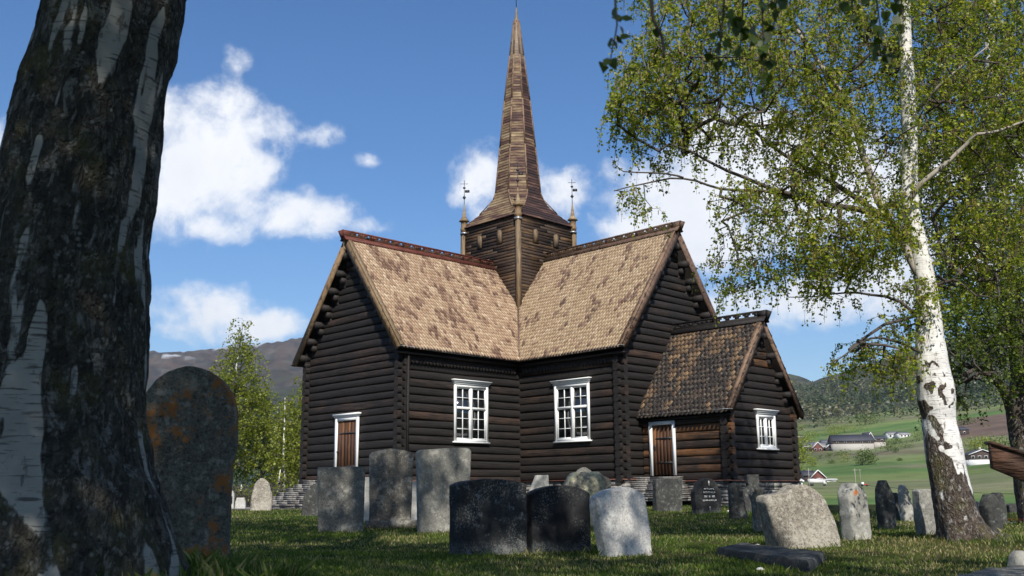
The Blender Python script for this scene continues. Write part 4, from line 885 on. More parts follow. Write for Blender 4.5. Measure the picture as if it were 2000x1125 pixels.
S('gravestone', 'taller dark stone behind the double-humped one by the birch', 1938, 1966, 962, 1014, 18, M['s_dark'], [(0, .1, .95), (.7, 0, 1), (.9, .1, .85), (1, .3, .6)], .2, 12, .012, 5, .06, seed=24)
S('gravestone', 'tiny dark arched stone at the far right edge of the yard', 1969, 1989, 983, 1006, 25, M['s_dark'], ARCH, .15, 8, .003, seed=25)
S('gravestone', 'small pale stone glimpsed right behind the leaning birch', 1909, 1926, 979, 1004, 24, M['s_light'], None, .12, 8, .004, seed=26)
S('gravestone', 'pale greenish slab behind the square speckled headstone', 698, 722, 932, 1015, 21.5, M['s_pale'], None, .12, 8, .004, seed=27)
S('gravestone', 'pale slab behind the gap of the two tallest headstones', 797, 820, 940, 1015, 22, M['s_pale'], None, .12, 8, .004, seed=28)
S('gravestone', 'dark hump-shaped stone at the foot of the left steps', 590, 646, 944, 1001, 27, M['s_dark'], [(0, 0, 1), (.55, .02, .98), (.8, .12, .9), (.93, .28, .75), (1, .42, .6)], .2, 10, .006, seed=29)
S('standing_stone', 'tapering pale standing stone by the gravel path, left of the steps', 486, 533, 934, 992, 34, M['s_tan'], [(0, 0, 1), (.3, .04, .99), (.6, .1, .95), (.85, .2, .85), (.95, .32, .7), (1, .42, .6)], .45, 15, .02, 4, .12, cat='stone', seed=30, topthin=.6)
o, wd, hh = S('memorial', 'little white arched memorial with a dark panel by the gravel path', 441, 457, 957, 990, 37.5, M['s_pale'], [(0, 0, 1), (.2, .0, 1), (.75, 0, 1), (.85, .06, .94), (.94, .18, .82), (1, .4, .6)], .16, 4, .002, seed=31)
m = MB(); m.box((0.02, -.09, hh*.42), (wd*.5, .03, hh*.42)); m.build('panel', M['iron'], o)
S('gravestone', 'low white stone beside the little arched memorial', 459, 480, 972, 990, 37.5, M['s_pale'], [(0, 0, 1), (.7, .02, .98), (1, .15, .85)], .2, 4, .01, 5, .1, seed=32)
def slab(name, label, pts, z, th, mat, cat, seed):
    """low stone lying in the turf, outline in plan"""
    m = MB(); n = len(pts); rg_ = np.random.default_rng(seed); K = 12; ring = []; pp = np.array(pts, float)
    q = np.vstack([np.linspace(pp[i], pp[(i+1) % n], 14)[:-1] for i in range(n)]); c = q.mean(0); L = len(q); V = []
    for (f, zz) in ((1.0, -th), (1.02, th*.2), (1.0, th*.75), (.97, th), (.8, th*1.03), (.55, th*1.04), (.25, th*1.05)):
        r = c+(q-c)*f; d_ = vfbm(r[:, 0]*6+9, r[:, 1]*6+9, zz*9, 3, seed)-.5; r = r+(q-c)/np.linalg.norm(q-c, axis=1)[:, None]*d_[:, None]*.08
        V.append(np.column_stack([r, zz+z+ (vfbm(r[:, 0]*5+3, r[:, 1]*5+3, 2, 3, seed+1)-.5)*.04]))
    m.add(np.vstack(V), [np.array([[a*L+i, a*L+(i+1) % L, (a+1)*L+(i+1) % L, (a+1)*L+i] for a in range(6) for i in range(L)]), np.arange(L)+6*L])
    o = m.build(name, mat, smooth=True); tag(o, label, cat); o.data.set_sharp_from_angle(angle=radians(40)); return o
def gxy(px, py, h=0.0):
    d_ = .766/((py-969)/F_PX+.01045); q = P(px, py, d_); return (q.x, q.y)
a, b, c, e = gxy(1400, 1082), gxy(1450, 1070), gxy(1612, 1094), gxy(1580, 1118)
slab('lying_slab', 'dark weathered slab lying flat in the grass in front of the biggest boulder', [a, e, c, b], G(a[0], a[1])-.01, .085, M['s_dark'], 'slab', 5)
p, q = gxy(1820, 1122), gxy(2060, 1118)
slab('rock_slab', 'grey flat rock slab at the bottom right corner', [(p[0], p[1]-.5), (q[0]+.3, q[1]-.9), (q[0]+.5, q[1]+.65), (p[0]+.75, p[1]+.35)], G(p[0]+.5, p[1])+.01, .05, M['s_grey'], 'rock', 6)
S('field_stone', 'small rounded brown stone on the grass at the right edge', 1963, 2012, 1076, 1104, 9.6, M['s_gtan'], [(0, 0, 1), (.5, .08, .98), (.85, .25, .9), (1, .42, .75)], .25, 10, .02, 3, .3, cat='stone', group=None, seed=33, topthin=.5)
def pebble(px, py, r, mat, label):
    x, y = gxy(px, py); m = MB(); m.lathe((0, 0, 0), [(.3*r, -.3*r), (r, 0), (.95*r, .35*r), (.5*r, .7*r), (.1*r, .8*r)], 10); o = m.build('pebble', mat, smooth=True); o.location = (x, y, G(x, y)+.01); o.scale = (1.3, .9, 1); tag(o, label, 'stone')
pebble(1423, 1003, .05, M['s_white'], 'small round white ball-like stone in the grass beside the black cross headstone')
pebble(1479, 1066, .035, M['s_white'], 'white pebble lying on the dark slab in the grass'); pebble(1485, 1113, .03, M['s_white'], 'white pebble in the grass in front of the dark lying slab')
# weathered beam end sloping in from the right
m = MB(); a = P(1934, 889, 9.0); b = P(2110, 950, 9.0); m.prism([P(1936, 863, 9.0), P(1941, 914, 9.0), P(2110, 984, 9.0), P(2110, 918, 9.0)], (0, .07, 0), .5)
m.prism([P(1936, 861, 8.97), P(1936, 866, 8.97), P(2110, 921, 8.97), P(2110, 914, 8.97)], (0, .14, 0), .9)
bm_ = m.build('roof_board', M['beam']); tag(bm_, 'brown weathered plank slanting in from the right edge above the fields', 'plank')
m = MB(); q = P(2075, 960, 9.1); m.box((q.x, q.y+.08, (q.z)/2), (.12, .12, q.z+.15)); m.build('post', M['beam'], bm_)
# flowers
def flowers(px, py, n, cols, label, spread=.16, h=.07):
    x0, y0 = gxy(px, py); r_ = np.random.default_rng(px); root = tag(empty('flower_patch', (x0, y0, G(x0, y0))), label, 'flowers'); st = MB(); pt = MB()
    for i in range(n):
        x, y = r_.normal(0, spread, 2); z = r_.uniform(.5, 1.1)*h; st.tube([(x, y, 0), (x+.005, y, z)], .002, 3, False)
        for k in range(5):
            a = k*2*pi/5; pt.add([(x, y, z), (x+.018*cos(a-.5), y+.018*sin(a-.5), z+.006), (x+.026*cos(a), y+.026*sin(a), z+.004), (x+.018*cos(a+.5), y+.018*sin(a+.5), z+.006)], np.array([[0, 1, 2, 3]]))
    st.build('stems', M['grass'], root); pt.build('petals', cols, root)
M['petw'] = material('white_petal', plain((.75, .75, .70), .6)); M['petr'] = material('orange_petal', plain((.5, .10, .04), .6))
flowers(1752, 1037, 22, M['petw'], 'small white flowers in the shaded grass left of the white-grey slab'); flowers(1968, 1032, 26, M['petw'], 'white flowers beside the stones right of the leaning birch', .12); flowers(1985, 1028, 40, M['petr'], 'orange-red flowers at the right edge of the yard', .16, .1)
# picket fence on the left
m0 = tag(empty('picket_fence', (0, 0, 0)), 'low dark picket fence behind the white memorial stones', 'fence')
a = P(400, 985, 43.5); b = P(600, 985, 44.5); rl = MB()
for zz in (.02, .26): rl.bar(a+Vector((0, 0, zz)), b+Vector((0, 0, zz)), .03, .05)
rl.build('rail', M['darkwood'], m0)
pk = MB()
for i in range(38):
    q = a.lerp(b, (i+.5)/38); pk.prism([(q.x-.03, q.y-.03, q.z-.5), (q.x+.03, q.y-.03, q.z-.5), (q.x+.03, q.y-.03, q.z+.36), (q.x, q.y-.03, q.z+.41), (q.x-.03, q.y-.03, q.z+.36)], (0, -.02, 0))
pk.build('pickets', M['darkwood'], m0)
# near trunk foot and birch foot tufts
tuft(-1.95, 4.75, .95, 1500, .15); P_ = P(1890, 1060, 12.8); tuft(P_.x, P_.y, .55, 500, .09)
tag(gm.build('grass', M['grass']), kind='stuff')
# ---------------------------------------------------------------- trees
def leaf_mesh(m, pos, size, rg_, aspect=.8, droop=.5, tri=False):
    n = len(pos); a = rg_.normal(0, 1, (n, 3)); a[:, 2] = a[:, 2]*.6-droop; a /= np.linalg.norm(a, axis=1)[:, None]
    b = rg_.normal(0, 1, (n, 3)); b -= a*(a*b).sum(1)[:, None]; b /= np.linalg.norm(b, axis=1)[:, None]
    s = (size*rg_.uniform(.6, 1.15, n))[:, None]; w = s*aspect*.5; c = np.cross(a, b)*s*.12
    v = np.stack([pos, pos+a*s*.38+b*w+c, pos+a*s, pos+a*s*.38-b*w+c], 1).reshape(-1, 3); k = np.arange(n)*4
    m.add(v, np.stack([k, k+1, k+2, k+3], -1))
def smooth_path(pts, step=.25):
    p = np.array([tuple(q) for q in pts], float)
    if len(p) > 2:
        out = []
        for i in range(len(p)-1):
            p0, p1, p2, p3 = p[max(i-1, 0)], p[i], p[i+1], p[min(i+2, len(p)-1)]; n = max(2, int(np.linalg.norm(p2-p1)/step))
            for t in np.linspace(0, 1, n, endpoint=False): out.append(.5*((2*p1)+(-p0+p2)*t+(2*p0-5*p1+4*p2-p3)*t*t+(-p0+3*p1-3*p2+p3)*t**3))
        out.append(p[-1]); return np.array(out)
    n = max(2, int(np.linalg.norm(p[1]-p[0])/step)); return np.linspace(p[0], p[1], n+1)
def make_tree(name, label, base_nodes, limbs, targets, rg_, leafmat, leaf=.045, twigs=3, twig_len=.5, per_m=26, catk=0.0, step=.3, root=None, group=None, thick=1.0, branchmat=None, sides=5, cat='birch', clusters=1.0, tiplen=.5):
    """limbs: explicit paths [(points, r0, r1)]; targets: points the finer branches grow towards"""
    P0 = []; PR = []; par = []; fixed = []
    for (path, ra, rb, att) in limbs:
        pth = smooth_path(path, step); s0 = len(P0)
        for i, q in enumerate(pth):
            P0.append(q); par.append(s0+i-1 if i else -1); fixed.append(ra+(rb-ra)*i/(len(pth)-1))
    nodes = np.array(P0); nfix = len(nodes); cnt = nfix; cap = nfix+len(targets)*22; N_ = np.zeros((cap, 3)); N_[:nfix] = nodes; par = list(par); chains = []; minz = base_nodes
    act = np.zeros(cap, bool); act[:nfix] = nodes[:, 2] > minz
    order = np.argsort(np.min(np.linalg.norm(targets[:, None, :]-nodes[None, ::3, :], axis=2), axis=1)); tips = []
    for ti in order:
        t = targets[ti]; dv = t-N_[:cnt]; dist_ = np.linalg.norm(dv, axis=1)+np.clip(-dv[:, 2], 0, None)*.6+np.where(act[:cnt], 0, 99); k = int(np.argmin(dist_)); a = N_[k]; L = np.linalg.norm(t-a)
        n = max(1, min(20, int(L/step+.5))); mid = (a+t)/2+np.array([0, 0, .16*L])+rg_.normal(0, .07*L, 3); prev = k; ch = [k]
        for q in range(1, n+1):
            u = q/n; N_[cnt] = (1-u)**2*a+2*u*(1-u)*mid+u*u*t+rg_.normal(0, .015, 3); act[cnt] = True; par.append(prev); prev = cnt; ch.append(cnt); cnt += 1
        chains.append(ch); tips.append(prev)
    nodes = N_[:cnt]; load = np.zeros(cnt); load[tips] = 1
    for i in range(cnt-1, nfix-1, -1):
        if par[i] >= nfix: load[par[i]] += load[i]
    rad = .0036*thick*np.maximum(load, 1)**.45
    br = MB()
    for ch in chains:
        r = rad[ch].copy(); r[0] = min(rad[ch[1]]*1.15, fixed[ch[0]] if ch[0] < nfix else rad[ch[0]])
        br.tube(nodes[ch], r, sides if r.max() > .012 else 3, False)
    # hanging twigs and leaves along the outer chains
    LP = []; CP = []
    for ch in chains:
        pts = nodes[ch[1:]]; ld = load[ch[1:]]
        for q, l_ in zip(pts, ld):
            if l_ > 14: continue
            for _ in range(twigs if l_ < 3 else max(1, twigs-1)):
                if rg_.random() > .85: continue
                ln = twig_len*rg_.uniform(.35, 1.25)*(1.7 if rg_.random() < .08 else 1); d0 = rg_.normal(0, 1, 3); d0[2] = abs(d0[2])*.3; d0 /= np.linalg.norm(d0); n = 5; u = np.linspace(0, 1, n)[:, None]
                path = q+d0*ln*.5*(1-(1-u)**2)+np.array([0, 0, -1])*ln*u**1.6*.85
                br.tube(path, [.0028*thick]*2+[.002*thick]*3, 3, False)
                nl = max(3, int(ln*per_m*clusters)); uu = rg_.uniform(.1, 1, nl); i0 = np.minimum((uu*4).astype(int), 3); f = (uu*4-i0)[:, None]; lp = path[i0]*(1-f)+path[i0+1]*f+rg_.normal(0, leaf*.45, (nl, 3)); LP.append(lp)
                if catk:
                    for z_ in range(int(catk*4)): CP.append(path[min(4, 1+z_)]+rg_.normal(0, .03, 3))
    LP = np.vstack(LP); root = root or tag(empty(name, limbs[0][0][0]), label, cat, group); inv = -np.array(root.location)
    def fin(mb, nm, mat, par_=root, sm=False):
        mb.v = [v+inv for v in mb.v]; return mb.build(nm, mat, par_, sm)
    crown = MB(); leaf_mesh(crown, LP, leaf, rg_); co = fin(crown, 'crown', leafmat); fin(br, 'branches', branchmat or M['branch'], co)
    if CP:
        CP = np.array(CP); ck = MB(); n = len(CP); L = rg_.uniform(.04, .07, n)
        v = np.stack([CP+[-.005, 0, 0], CP+[.005, 0, 0], CP+np.stack([np.full(n, .003), np.zeros(n), -L], -1), CP+np.stack([np.full(n, -.003), np.zeros(n), -L], -1), CP+[0, -.005, 0], CP+[0, .005, 0], CP+np.stack([np.zeros(n), np.full(n, .003), -L], -1), CP+np.stack([np.zeros(n), np.full(n, -.003), -L], -1)], 1).reshape(-1, 3)
        k = np.arange(n)*8; ck.add(v, [np.stack([k, k+1, k+2, k+3], -1), np.stack([k+4, k+5, k+6, k+7], -1)]); fin(ck, 'catkins', M['catkin'], co)
    return root, co, len(LP)
def bark_tube(path, radii, k, rows, rg_seed, root, name, mat, darkfn, amp=.05, freq=(5, 5, 2), flare=None):
    p = smooth_path(path, .15); L = np.concatenate([[0], np.cumsum(np.linalg.norm(np.diff(p, axis=0), axis=1))]); s = np.linspace(0, L[-1], rows)
    q = np.stack([np.interp(s, L, p[:, i]) for i in range(3)], -1); pl = np.array([tuple(v) for v in path], float)
    l2 = [0]
    for a_, b_ in zip(pl[:-1], pl[1:]): l2.append(l2[-1]+np.linalg.norm(b_-a_))
    r = np.interp(s/L[-1], np.array(l2)/l2[-1], radii)
    m = MB(); m.tube(q, r, k, True); v = m.v[0]; c = np.repeat(q, k, 0); rr = np.repeat(r, k); nrm = (v-c)/rr[:, None]; th = np.arctan2(nrm[:, 1], nrm[:, 0])
    dk = darkfn(v, th); big = vfbm(v[:, 0]*freq[0]+40, v[:, 1]*freq[1]+40, v[:, 2]*freq[2]+40, 3, rg_seed)-.5; fin = vfbm(v[:, 0]*freq[0]*6+40, v[:, 1]*freq[1]*6+40, v[:, 2]*freq[2]*4+40, 4, rg_seed+3)-.5
    disp = big*amp*2.2+fin*amp*(.5+1.6*np.clip(dk, 0, 1))
    if flare is not None: disp = disp+flare(v, th)
    m.v[0] = v+nrm*disp[:, None]-np.array(root.location); m.pa[0] = dk
    return m.build(name, mat, root, smooth=True)
def ell(rg_, n, blobs):
    """points inside blobs (centre xyz, radii xyz, weight)"""
    wts = np.array([b[2]*b[1][0]*b[1][1]*b[1][2] for b in blobs])**.75; wts /= wts.sum(); out = []
    for b, q in zip(blobs, rg_.multinomial(n, wts)):
        u = rg_.normal(0, 1, (q, 3)); u /= np.linalg.norm(u, axis=1)[:, None]; u *= (rg_.random(q)**(1/2.4))[:, None]; out.append(np.array(b[0])+u*np.array(b[1]))
    return np.vstack(out)
def blobpx(px, py, d, rx, ry, rd, w=1.0):
    c = P(px, py, d); return ((c.x, c.y, c.z), (rx/F_PX*d, rd, ry/F_PX*d*1.05), w)
# --- main birch on the right
rgb = np.random.default_rng(101); D = 12.8
tp = [(1905, 1085, 66), (1893, 1062, 46), (1880, 1030, 40), (1868, 1000, 38.5), (1857, 950, 37), (1847, 900, 36.5), (1838, 850, 34), (1834, 820, 31.5), (1830, 785, 35.5), (1827, 755, 35.5), (1820, 715, 32), (1815, 650, 28), (1812, 600, 25), (1806, 545, 22), (1796, 490, 20), (1785, 440, 19), (1776, 380, 18.5), (1777, 300, 17), (1774, 200, 17), (1769, 100, 14.5), (1767, 0, 13), (1764, -140, 11), (1772, -300, 8), (1768, -480, 5), (1775, -620, 2)]
tpath = [P(x, y, D+.0*i) for i, (x, y, r) in enumerate(tp)]; trad = [r/F_PX*D*(.97 if y > 700 else .90) for _, y, r in tp]
birch = tag(empty('birch_tree', tpath[1]), 'large leaning birch with white bark and dark furrowed foot, right of the porch', 'birch')
zb0 = P(1850, 885, D).z
def dark1(v, th):
    h = v[:, 2]; edge = zb0+(vfbm(th*1.5+9, h*1.2, 3, 3, 61)-.5)*1.1+.04*np.cos(th+pi/2)-.22*np.cos(th)
    d_ = sstep(edge-h, -.12, .14)*.9
    nx = (vfbm(h*5+7, v[:, 0]*5+9, 4, 3, 91)-.5)*.35; nh = (vfbm(v[:, 0]*7+31, h*2+5, 6, 3, 92)-.5)*.45
    for (x, y, rx, ry) in ((1832, 835, 13, 24), (1812, 762, 13, 14), (1850, 775, 7, 26), (1812, 800, 9, 22), (1838, 868, 17, 8), (1830, 735, 5, 26), (1806, 725, 7, 16), (1800, 640, 7, 14), (1768, 240, 6, 12), (1770, 330, 8, 8), (1790, 470, 9, 12), (1805, 560, 7, 6)):
        c = P(x, y, D-.2); q = ((v[:, 0]-c.x+nx)/(rx/F_PX*D))**2+((h-c.z+nh)/(ry/F_PX*D))**2+np.clip(v[:, 1]-D, 0, 9)*30; d_ = np.maximum(d_, .75*sstep(-q, -1.4, -.5))
    wv = (vfbm(v[:, 0]*9+30, h*7+3, v[:, 1]*9+30, 4, 65)-.5)*1.5; d_ = np.where(d_ > .02, d_+wv*sstep(d_, 0, .5), d_)
    left = sstep(-(v[:, 0]-np.interp(h, [q.z for q in tpath], [q.x for q in tpath])), .12, .22)*sstep(-h, -2.6, -1.6)*.55
    return np.maximum(d_, left)+(vfbm(th*2+3, h*3, 1, 3, 63)-.5)*.35-.06
def flare1(v, th): return np.clip((tpath[1].z+.42-v[:, 2])/.42, 0, 1)**2*.09*(1+.9*np.sin(th*5+1))
bark_tube(tpath, trad, 96, 520, 7, birch, 'trunk', M['bark'], dark1, .016, (6, 6, 2.2), flare1)
def limb(pts, r0, r1, d0=D, dd=0.0, pale=True):
    n = len(pts); return ([P(x, y, d0+dd*i/(n-1)) for i, (x, y) in enumerate(pts)], r0/F_PX*d0, r1/F_PX*d0, None)
LB_ = [limb([(1796, 540), (1760, 470), (1725, 410), (1713, 384), (1699, 338), (1685, 302), (1671, 249), (1660, 199), (1632, 167), (1596, 117), (1557, 57), (1500, -60)], 10, 2.5, D, .7)]
LD_ = [limb([(1790, 480), (1735, 430), (1690, 412), (1640, 404), (1600, 396), (1545, 380), (1505, 368), (1450, 345), (1399, 323), (1349, 295), (1306, 281)], 8, 1.6, D, -1.0),
       limb([(1735, 430), (1690, 400), (1640, 365), (1600, 341), (1541, 309), (1480, 263), (1445, 235), (1400, 190)], 6.5, 1.4, D, 1.0),
       limb([(1640, 404), (1560, 388), (1491, 373), (1409, 370), (1335, 348), (1257, 359), (1200, 372)], 4.5, 1, D-.3, -.9), limb([(1335, 348), (1300, 338), (1217, 334), (1196, 313)], 2.4, .7, D-1, -.2),
       limb([(1815, 640), (1760, 590), (1700, 575), (1650, 572), (1594, 579), (1540, 581)], 4, .8, D, .4), limb([(1818, 700), (1760, 670), (1700, 660), (1640, 700), (1615, 712)], 3.5, .8, D, -.6)]
LR_ = [limb([(1777, 391), (1790, 372), (1806, 352), (1856, 313), (1888, 281), (1909, 263), (1952, 256), (2040, 220)], 6, 2, D-.25, -.6), limb([(1792, 213), (1827, 174), (1859, 146), (1930, 90)], 4.5, 1.2, D-.1, -.5),
       limb([(1812, 560), (1850, 550), (1871, 549), (1905, 576), (1952, 579)], 3.5, 1, D, -.4), limb([(1770, 120), (1700, 60), (1640, -20), (1560, -120)], 4, 1, D, .6), limb([(1767, 0), (1830, -80), (1920, -200)], 4, 1, D, .4), limb([(1765, -100), (1700, -220), (1640, -360)], 4, 1, D, -.6)]
lm = MB(); ld = MB()
for q in LB_+LR_[:2]:
    sp_ = smooth_path(q[0], .15); lm.tube(sp_+rgb.normal(0, .004, sp_.shape), np.linspace(q[1], q[2], len(sp_)), 9)
for q in LD_+LR_[2:]:
    sp_ = smooth_path(q[0], .15); ld.tube(sp_+rgb.normal(0, .004, sp_.shape), np.linspace(q[1], q[2], len(sp_)), 8)
for mb, mt, nm in ((lm, M['paleb'], 'limbs'), (ld, M['branch'], 'limbs')):
    mb.v = [v-np.array(birch.location) for v in mb.v]; mb.build(nm, mt, birch, True)
BL = [blobpx(1420, 130, 12.3, 230, 170, 1.6, 1.15), blobpx(1290, 180, 12, 105, 150, 1.0, 1.25), blobpx(1230, 215, 11.8, 50, 50, .5, 1.2), blobpx(1250, 380, 11.8, 70, 34, .5, .8), blobpx(1480, 400, 12.2, 130, 60, 1.0, .9), blobpx(1560, 300, 12.6, 130, 110, 1.4, .8),
      blobpx(1440, 520, 12.6, 60, 46, .7, 1.1), blobpx(1600, 490, 12.6, 120, 80, 1.2, 1.35), blobpx(1690, 440, 12.2, 110, 100, 1.0, 1.3), blobpx(1700, 200, 12.6, 180, 170, 1.6, 1.1), blobpx(1660, 20, 12.8, 260, 150, 2.0, 1.2), blobpx(1400, -60, 12.8, 220, 100, 1.6, .9),
      blobpx(1900, 180, 13.2, 160, 220, 1.8, 1.1), blobpx(1900, 460, 13.2, 130, 130, 1.4, 1.2), blobpx(1720, 690, 12.8, 70, 52, .8, 1.1), blobpx(1660, 690, 12.6, 36, 26, .4, 1.0), blobpx(1760, 590, 12.9, 60, 60, .8, 1.0), blobpx(1620, 560, 12.6, 50, 30, .5, .8),
      blobpx(1760, -250, 13, 300, 170, 2.4, .45), blobpx(1760, -480, 13, 190, 160, 1.7, .4)]
tg = ell(rgb, 3300, BL)
_pts = np.array([tuple(q) for q in tpath]); _s2 = np.array([tuple(q) for q in LB_[0][0]])
_tx = np.interp(tg[:, 2], _pts[:, 2], _pts[:, 0]); _sx = np.interp(tg[:, 2], _s2[:, 2], _s2[:, 0])
_hide = ((np.abs(tg[:, 0]*12.8/tg[:, 1]-_tx) < .42) & (tg[:, 1] < D+.1) & (rgb.random(len(tg)) < .70)) | ((np.abs(tg[:, 0]*12.8/tg[:, 1]-_sx) < .26) & (tg[:, 1] < D+.3) & (rgb.random(len(tg)) < .7)); tg = tg[~(_hide & (tg[:, 2] > P(1785, 400, D).z))]
root, crown1, nl1 = make_tree('birch_tree', None, P(1800, 640, D).z, [(tpath, .25, .03, None)]+LB_+LD_+LR_, tg, rgb, M['leaf'], leaf=.048, twigs=3, twig_len=.5, per_m=48, catk=.5, root=birch)
print('birch leaves', nl1)
# --- dark-trunked birch at the right edge
rgc = np.random.default_rng(102); D2 = 19.0
t2 = [(2030, 1030, 34), (2014, 960, 28), (2002, 880, 25), (1994, 830, 24), (1990, 790, 23), (1993, 740, 18), (1985, 640, 16), (1972, 520, 15), (1955, 400, 15), (1940, 300, 14), (1936, 180, 12.5), (1930, 0, 11), (1925, -200, 8), (1930, -420, 4), (1930, -560, 2)]
p2 = [P(x, y, D2) for x, y, r in t2]; birch2 = tag(empty('birch_tree', p2[0]), 'darker forked birch at the right edge behind the large leaning one', 'birch')
z2 = P(1990, 560, D2).z
def dark2(v, th): return sstep(z2-v[:, 2], -1.2, .6)*.8+(vfbm(th*2, v[:, 2]*1.2, 2, 3, 71)-.5)*.7
bark_tube(p2, [r/F_PX*D2 for *_, r in t2], 48, 300, 17, birch2, 'trunk', M['bark'], dark2, .03, (4, 4, 2))
L2 = [limb([(1992, 820), (1975, 790), (1962, 765), (1945, 742), (1905, 720), (1870, 700)], 15, 4, D2, -.5), limb([(1965, 770), (1930, 715), (1890, 728), (1858, 738)], 7, 2, D2-.1, -1), limb([(1994, 760), (2040, 690), (2100, 600)], 12, 5, D2), limb([(1985, 650), (1930, 560), (1890, 480), (1860, 380)], 7, 2, D2, .8),
      limb([(1975, 540), (2010, 440), (2060, 330)], 6, 2, D2), limb([(1945, 330), (1900, 240), (1870, 120)], 5, 1.5, D2, -.6), limb([(1935, 200), (1980, 100), (2040, 0)], 5, 1.5, D2)]
lm = MB()
for q in L2: sp_ = smooth_path(q[0], .2); lm.tube(sp_+rgc.normal(0, .015, sp_.shape), np.linspace(q[1], q[2], len(sp_)), 8)
lm.v = [v-np.array(birch2.location) for v in lm.v]; lm.build('limbs', M['branch'], birch2, True)
BL = [blobpx(1890, 640, D2-1, 100, 90, 1.6, 1.2), blobpx(1960, 560, D2, 150, 150, 2.5, 1.2), blobpx(1900, 740, D2-1, 90, 34, 1.0, .8), blobpx(1940, 300, D2, 170, 200, 3, 1.0), blobpx(2060, 450, D2, 170, 300, 3, .8), blobpx(1930, 50, D2, 200, 180, 3, .9), blobpx(1840, 770, D2-1, 60, 30, .8, .6), blobpx(1930, -250, D2, 230, 200, 3, .5), blobpx(2020, 700, D2-1, 100, 60, 1.5, .8), blobpx(1930, -480, D2, 170, 110, 2, .5)]
tg = ell(rgc, 1750, BL)
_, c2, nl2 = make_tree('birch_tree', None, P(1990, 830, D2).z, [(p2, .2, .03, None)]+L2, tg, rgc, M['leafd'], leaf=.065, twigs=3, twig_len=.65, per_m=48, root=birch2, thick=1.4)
print('birch2 leaves', nl2)
# --- near birch on the left, its trunk fills the edge; crown overhead
rgh = np.random.default_rng(103); D3 = 4.5
t3 = [(104, 1300, 262), (106, 1200, 250), (107, 1150, 243), (107, 1108, 232), (106, 1040, 215), (98, 977, 200), (96, 900, 188), (100, 785, 178), (110, 680, 171), (120, 560, 165), (134, 460, 158), (150, 373, 152), (163, 300, 148), (175, 240, 144), (195, 150, 140), (212, 75, 137), (226, 0, 136), (246, -100, 134), (270, -260, 128), (330, -620, 110), (380, -1000, 90)]
p3 = [P(x, y, D3) for x, y, r in t3]; r3 = [r/F_PX*D3*.985 for *_, r in t3]
p3 += [Vector((-.8, 4.3, 10)), Vector((-1.2, 4.4, 14)), Vector((-1.5, 4.5, 17.5))]; r3 += [.15, .09, .03]
hero = tag(empty('birch_tree', p3[2]), 'huge rough birch trunk with mossy white and black bark filling the left edge', 'birch')
rng_ = [q for q in p3]
def dark3(v, th):
    h = v[:, 2]; n = vfbm(np.sin(th)*4.2+20, h*2.1+10, np.cos(th)*4.2+9, 4, 81); m_ = vfbm(np.sin(th)*5+20, h*2.4+10, np.cos(th)*5+4, 3, 82)
    return .70+.10*sstep(np.cos(th+.2), .55, .9)+sstep(1.3-h, -.9, .7)*.2+(n-.5)*2.9+(m_-.5)*2.4+.10*np.cos(th-.1)
def flare3(v, th):
    g_ = np.clip((.95-v[:, 2])/.95, 0, 1); return g_**1.5*.05*np.maximum(0, np.sin(th*3.0+2.2))+g_*.025*np.sin(th*7+1+v[:, 2])
bark_tube(p3, r3, 220, 640, 27, hero, 'trunk', M['barkhero'], dark3, .030, (3.5, 3.5, 1.3), flare3)
HL = [([Vector((-1.2, 4.2, 5.0)), Vector((-.4, 3.2, 6.6)), Vector((.8, 2.0, 8.0)), Vector((2.0, 1.2, 8.8))], .09, .03, None), ([Vector((-1.3, 4.3, 4.6)), Vector((-2.6, 3.4, 6.2)), Vector((-4.2, 2.2, 8.2))], .09, .03, None), ([Vector((-.9, 4.1, 6.8)), Vector((-.6, 2.2, 8.6)), Vector((-.2, .2, 10.2))], .08, .03, None), ([Vector((-.6, 4.0, 9)), Vector((-2.0, 2.8, 10.6)), Vector((-3.4, 1.8, 12))], .07, .02, None), ([Vector((-1.2, 4.2, 5.4)), Vector((-.5, 2.5, 5.6)), Vector((.6, 1.9, 5.0)), Vector((1.3, 2.1, 3.4))], .05, .008, None), ([Vector((-.6, 4, 8)), Vector((1, 3, 9.6)), Vector((2.8, 2.4, 10.6))], .06, .02, None)]
lm = MB()
for q in HL: sp_ = smooth_path(q[0], .2); lm.tube(sp_+rgh.normal(0, .015, sp_.shape), np.linspace(q[1], q[2], len(sp_)), 8)
lm.v = [v-np.array(hero.location) for v in lm.v]; lm.build('limbs', M['branch'], hero, True)
tg = ell(rgh, 2000, [((-2.8, 1.5, 9.0), (3.4, 3.2, 2.6), 1), ((.3, 1.6, 8.6), (2.6, 2.8, 2.0), .9), ((-2.6, 4.6, 13.6), (4.2, 4.0, 3.2), .9), ((-1.5, -2.0, 7.8), (2.4, 1.7, 3.2), 1.7)])
tg = tg[(tg[:, 2]-EYE) > .72*np.abs(tg[:, 1])+1.1]
_, c3, nl3 = make_tree('birch_tree', None, 4.0, [(p3[12:], .2, .03, None)]+HL, tg, rgh, M['leaf'], leaf=.10, twigs=3, twig_len=.5, per_m=44, root=hero, thick=1.4)
print('near birch leaves', nl3)
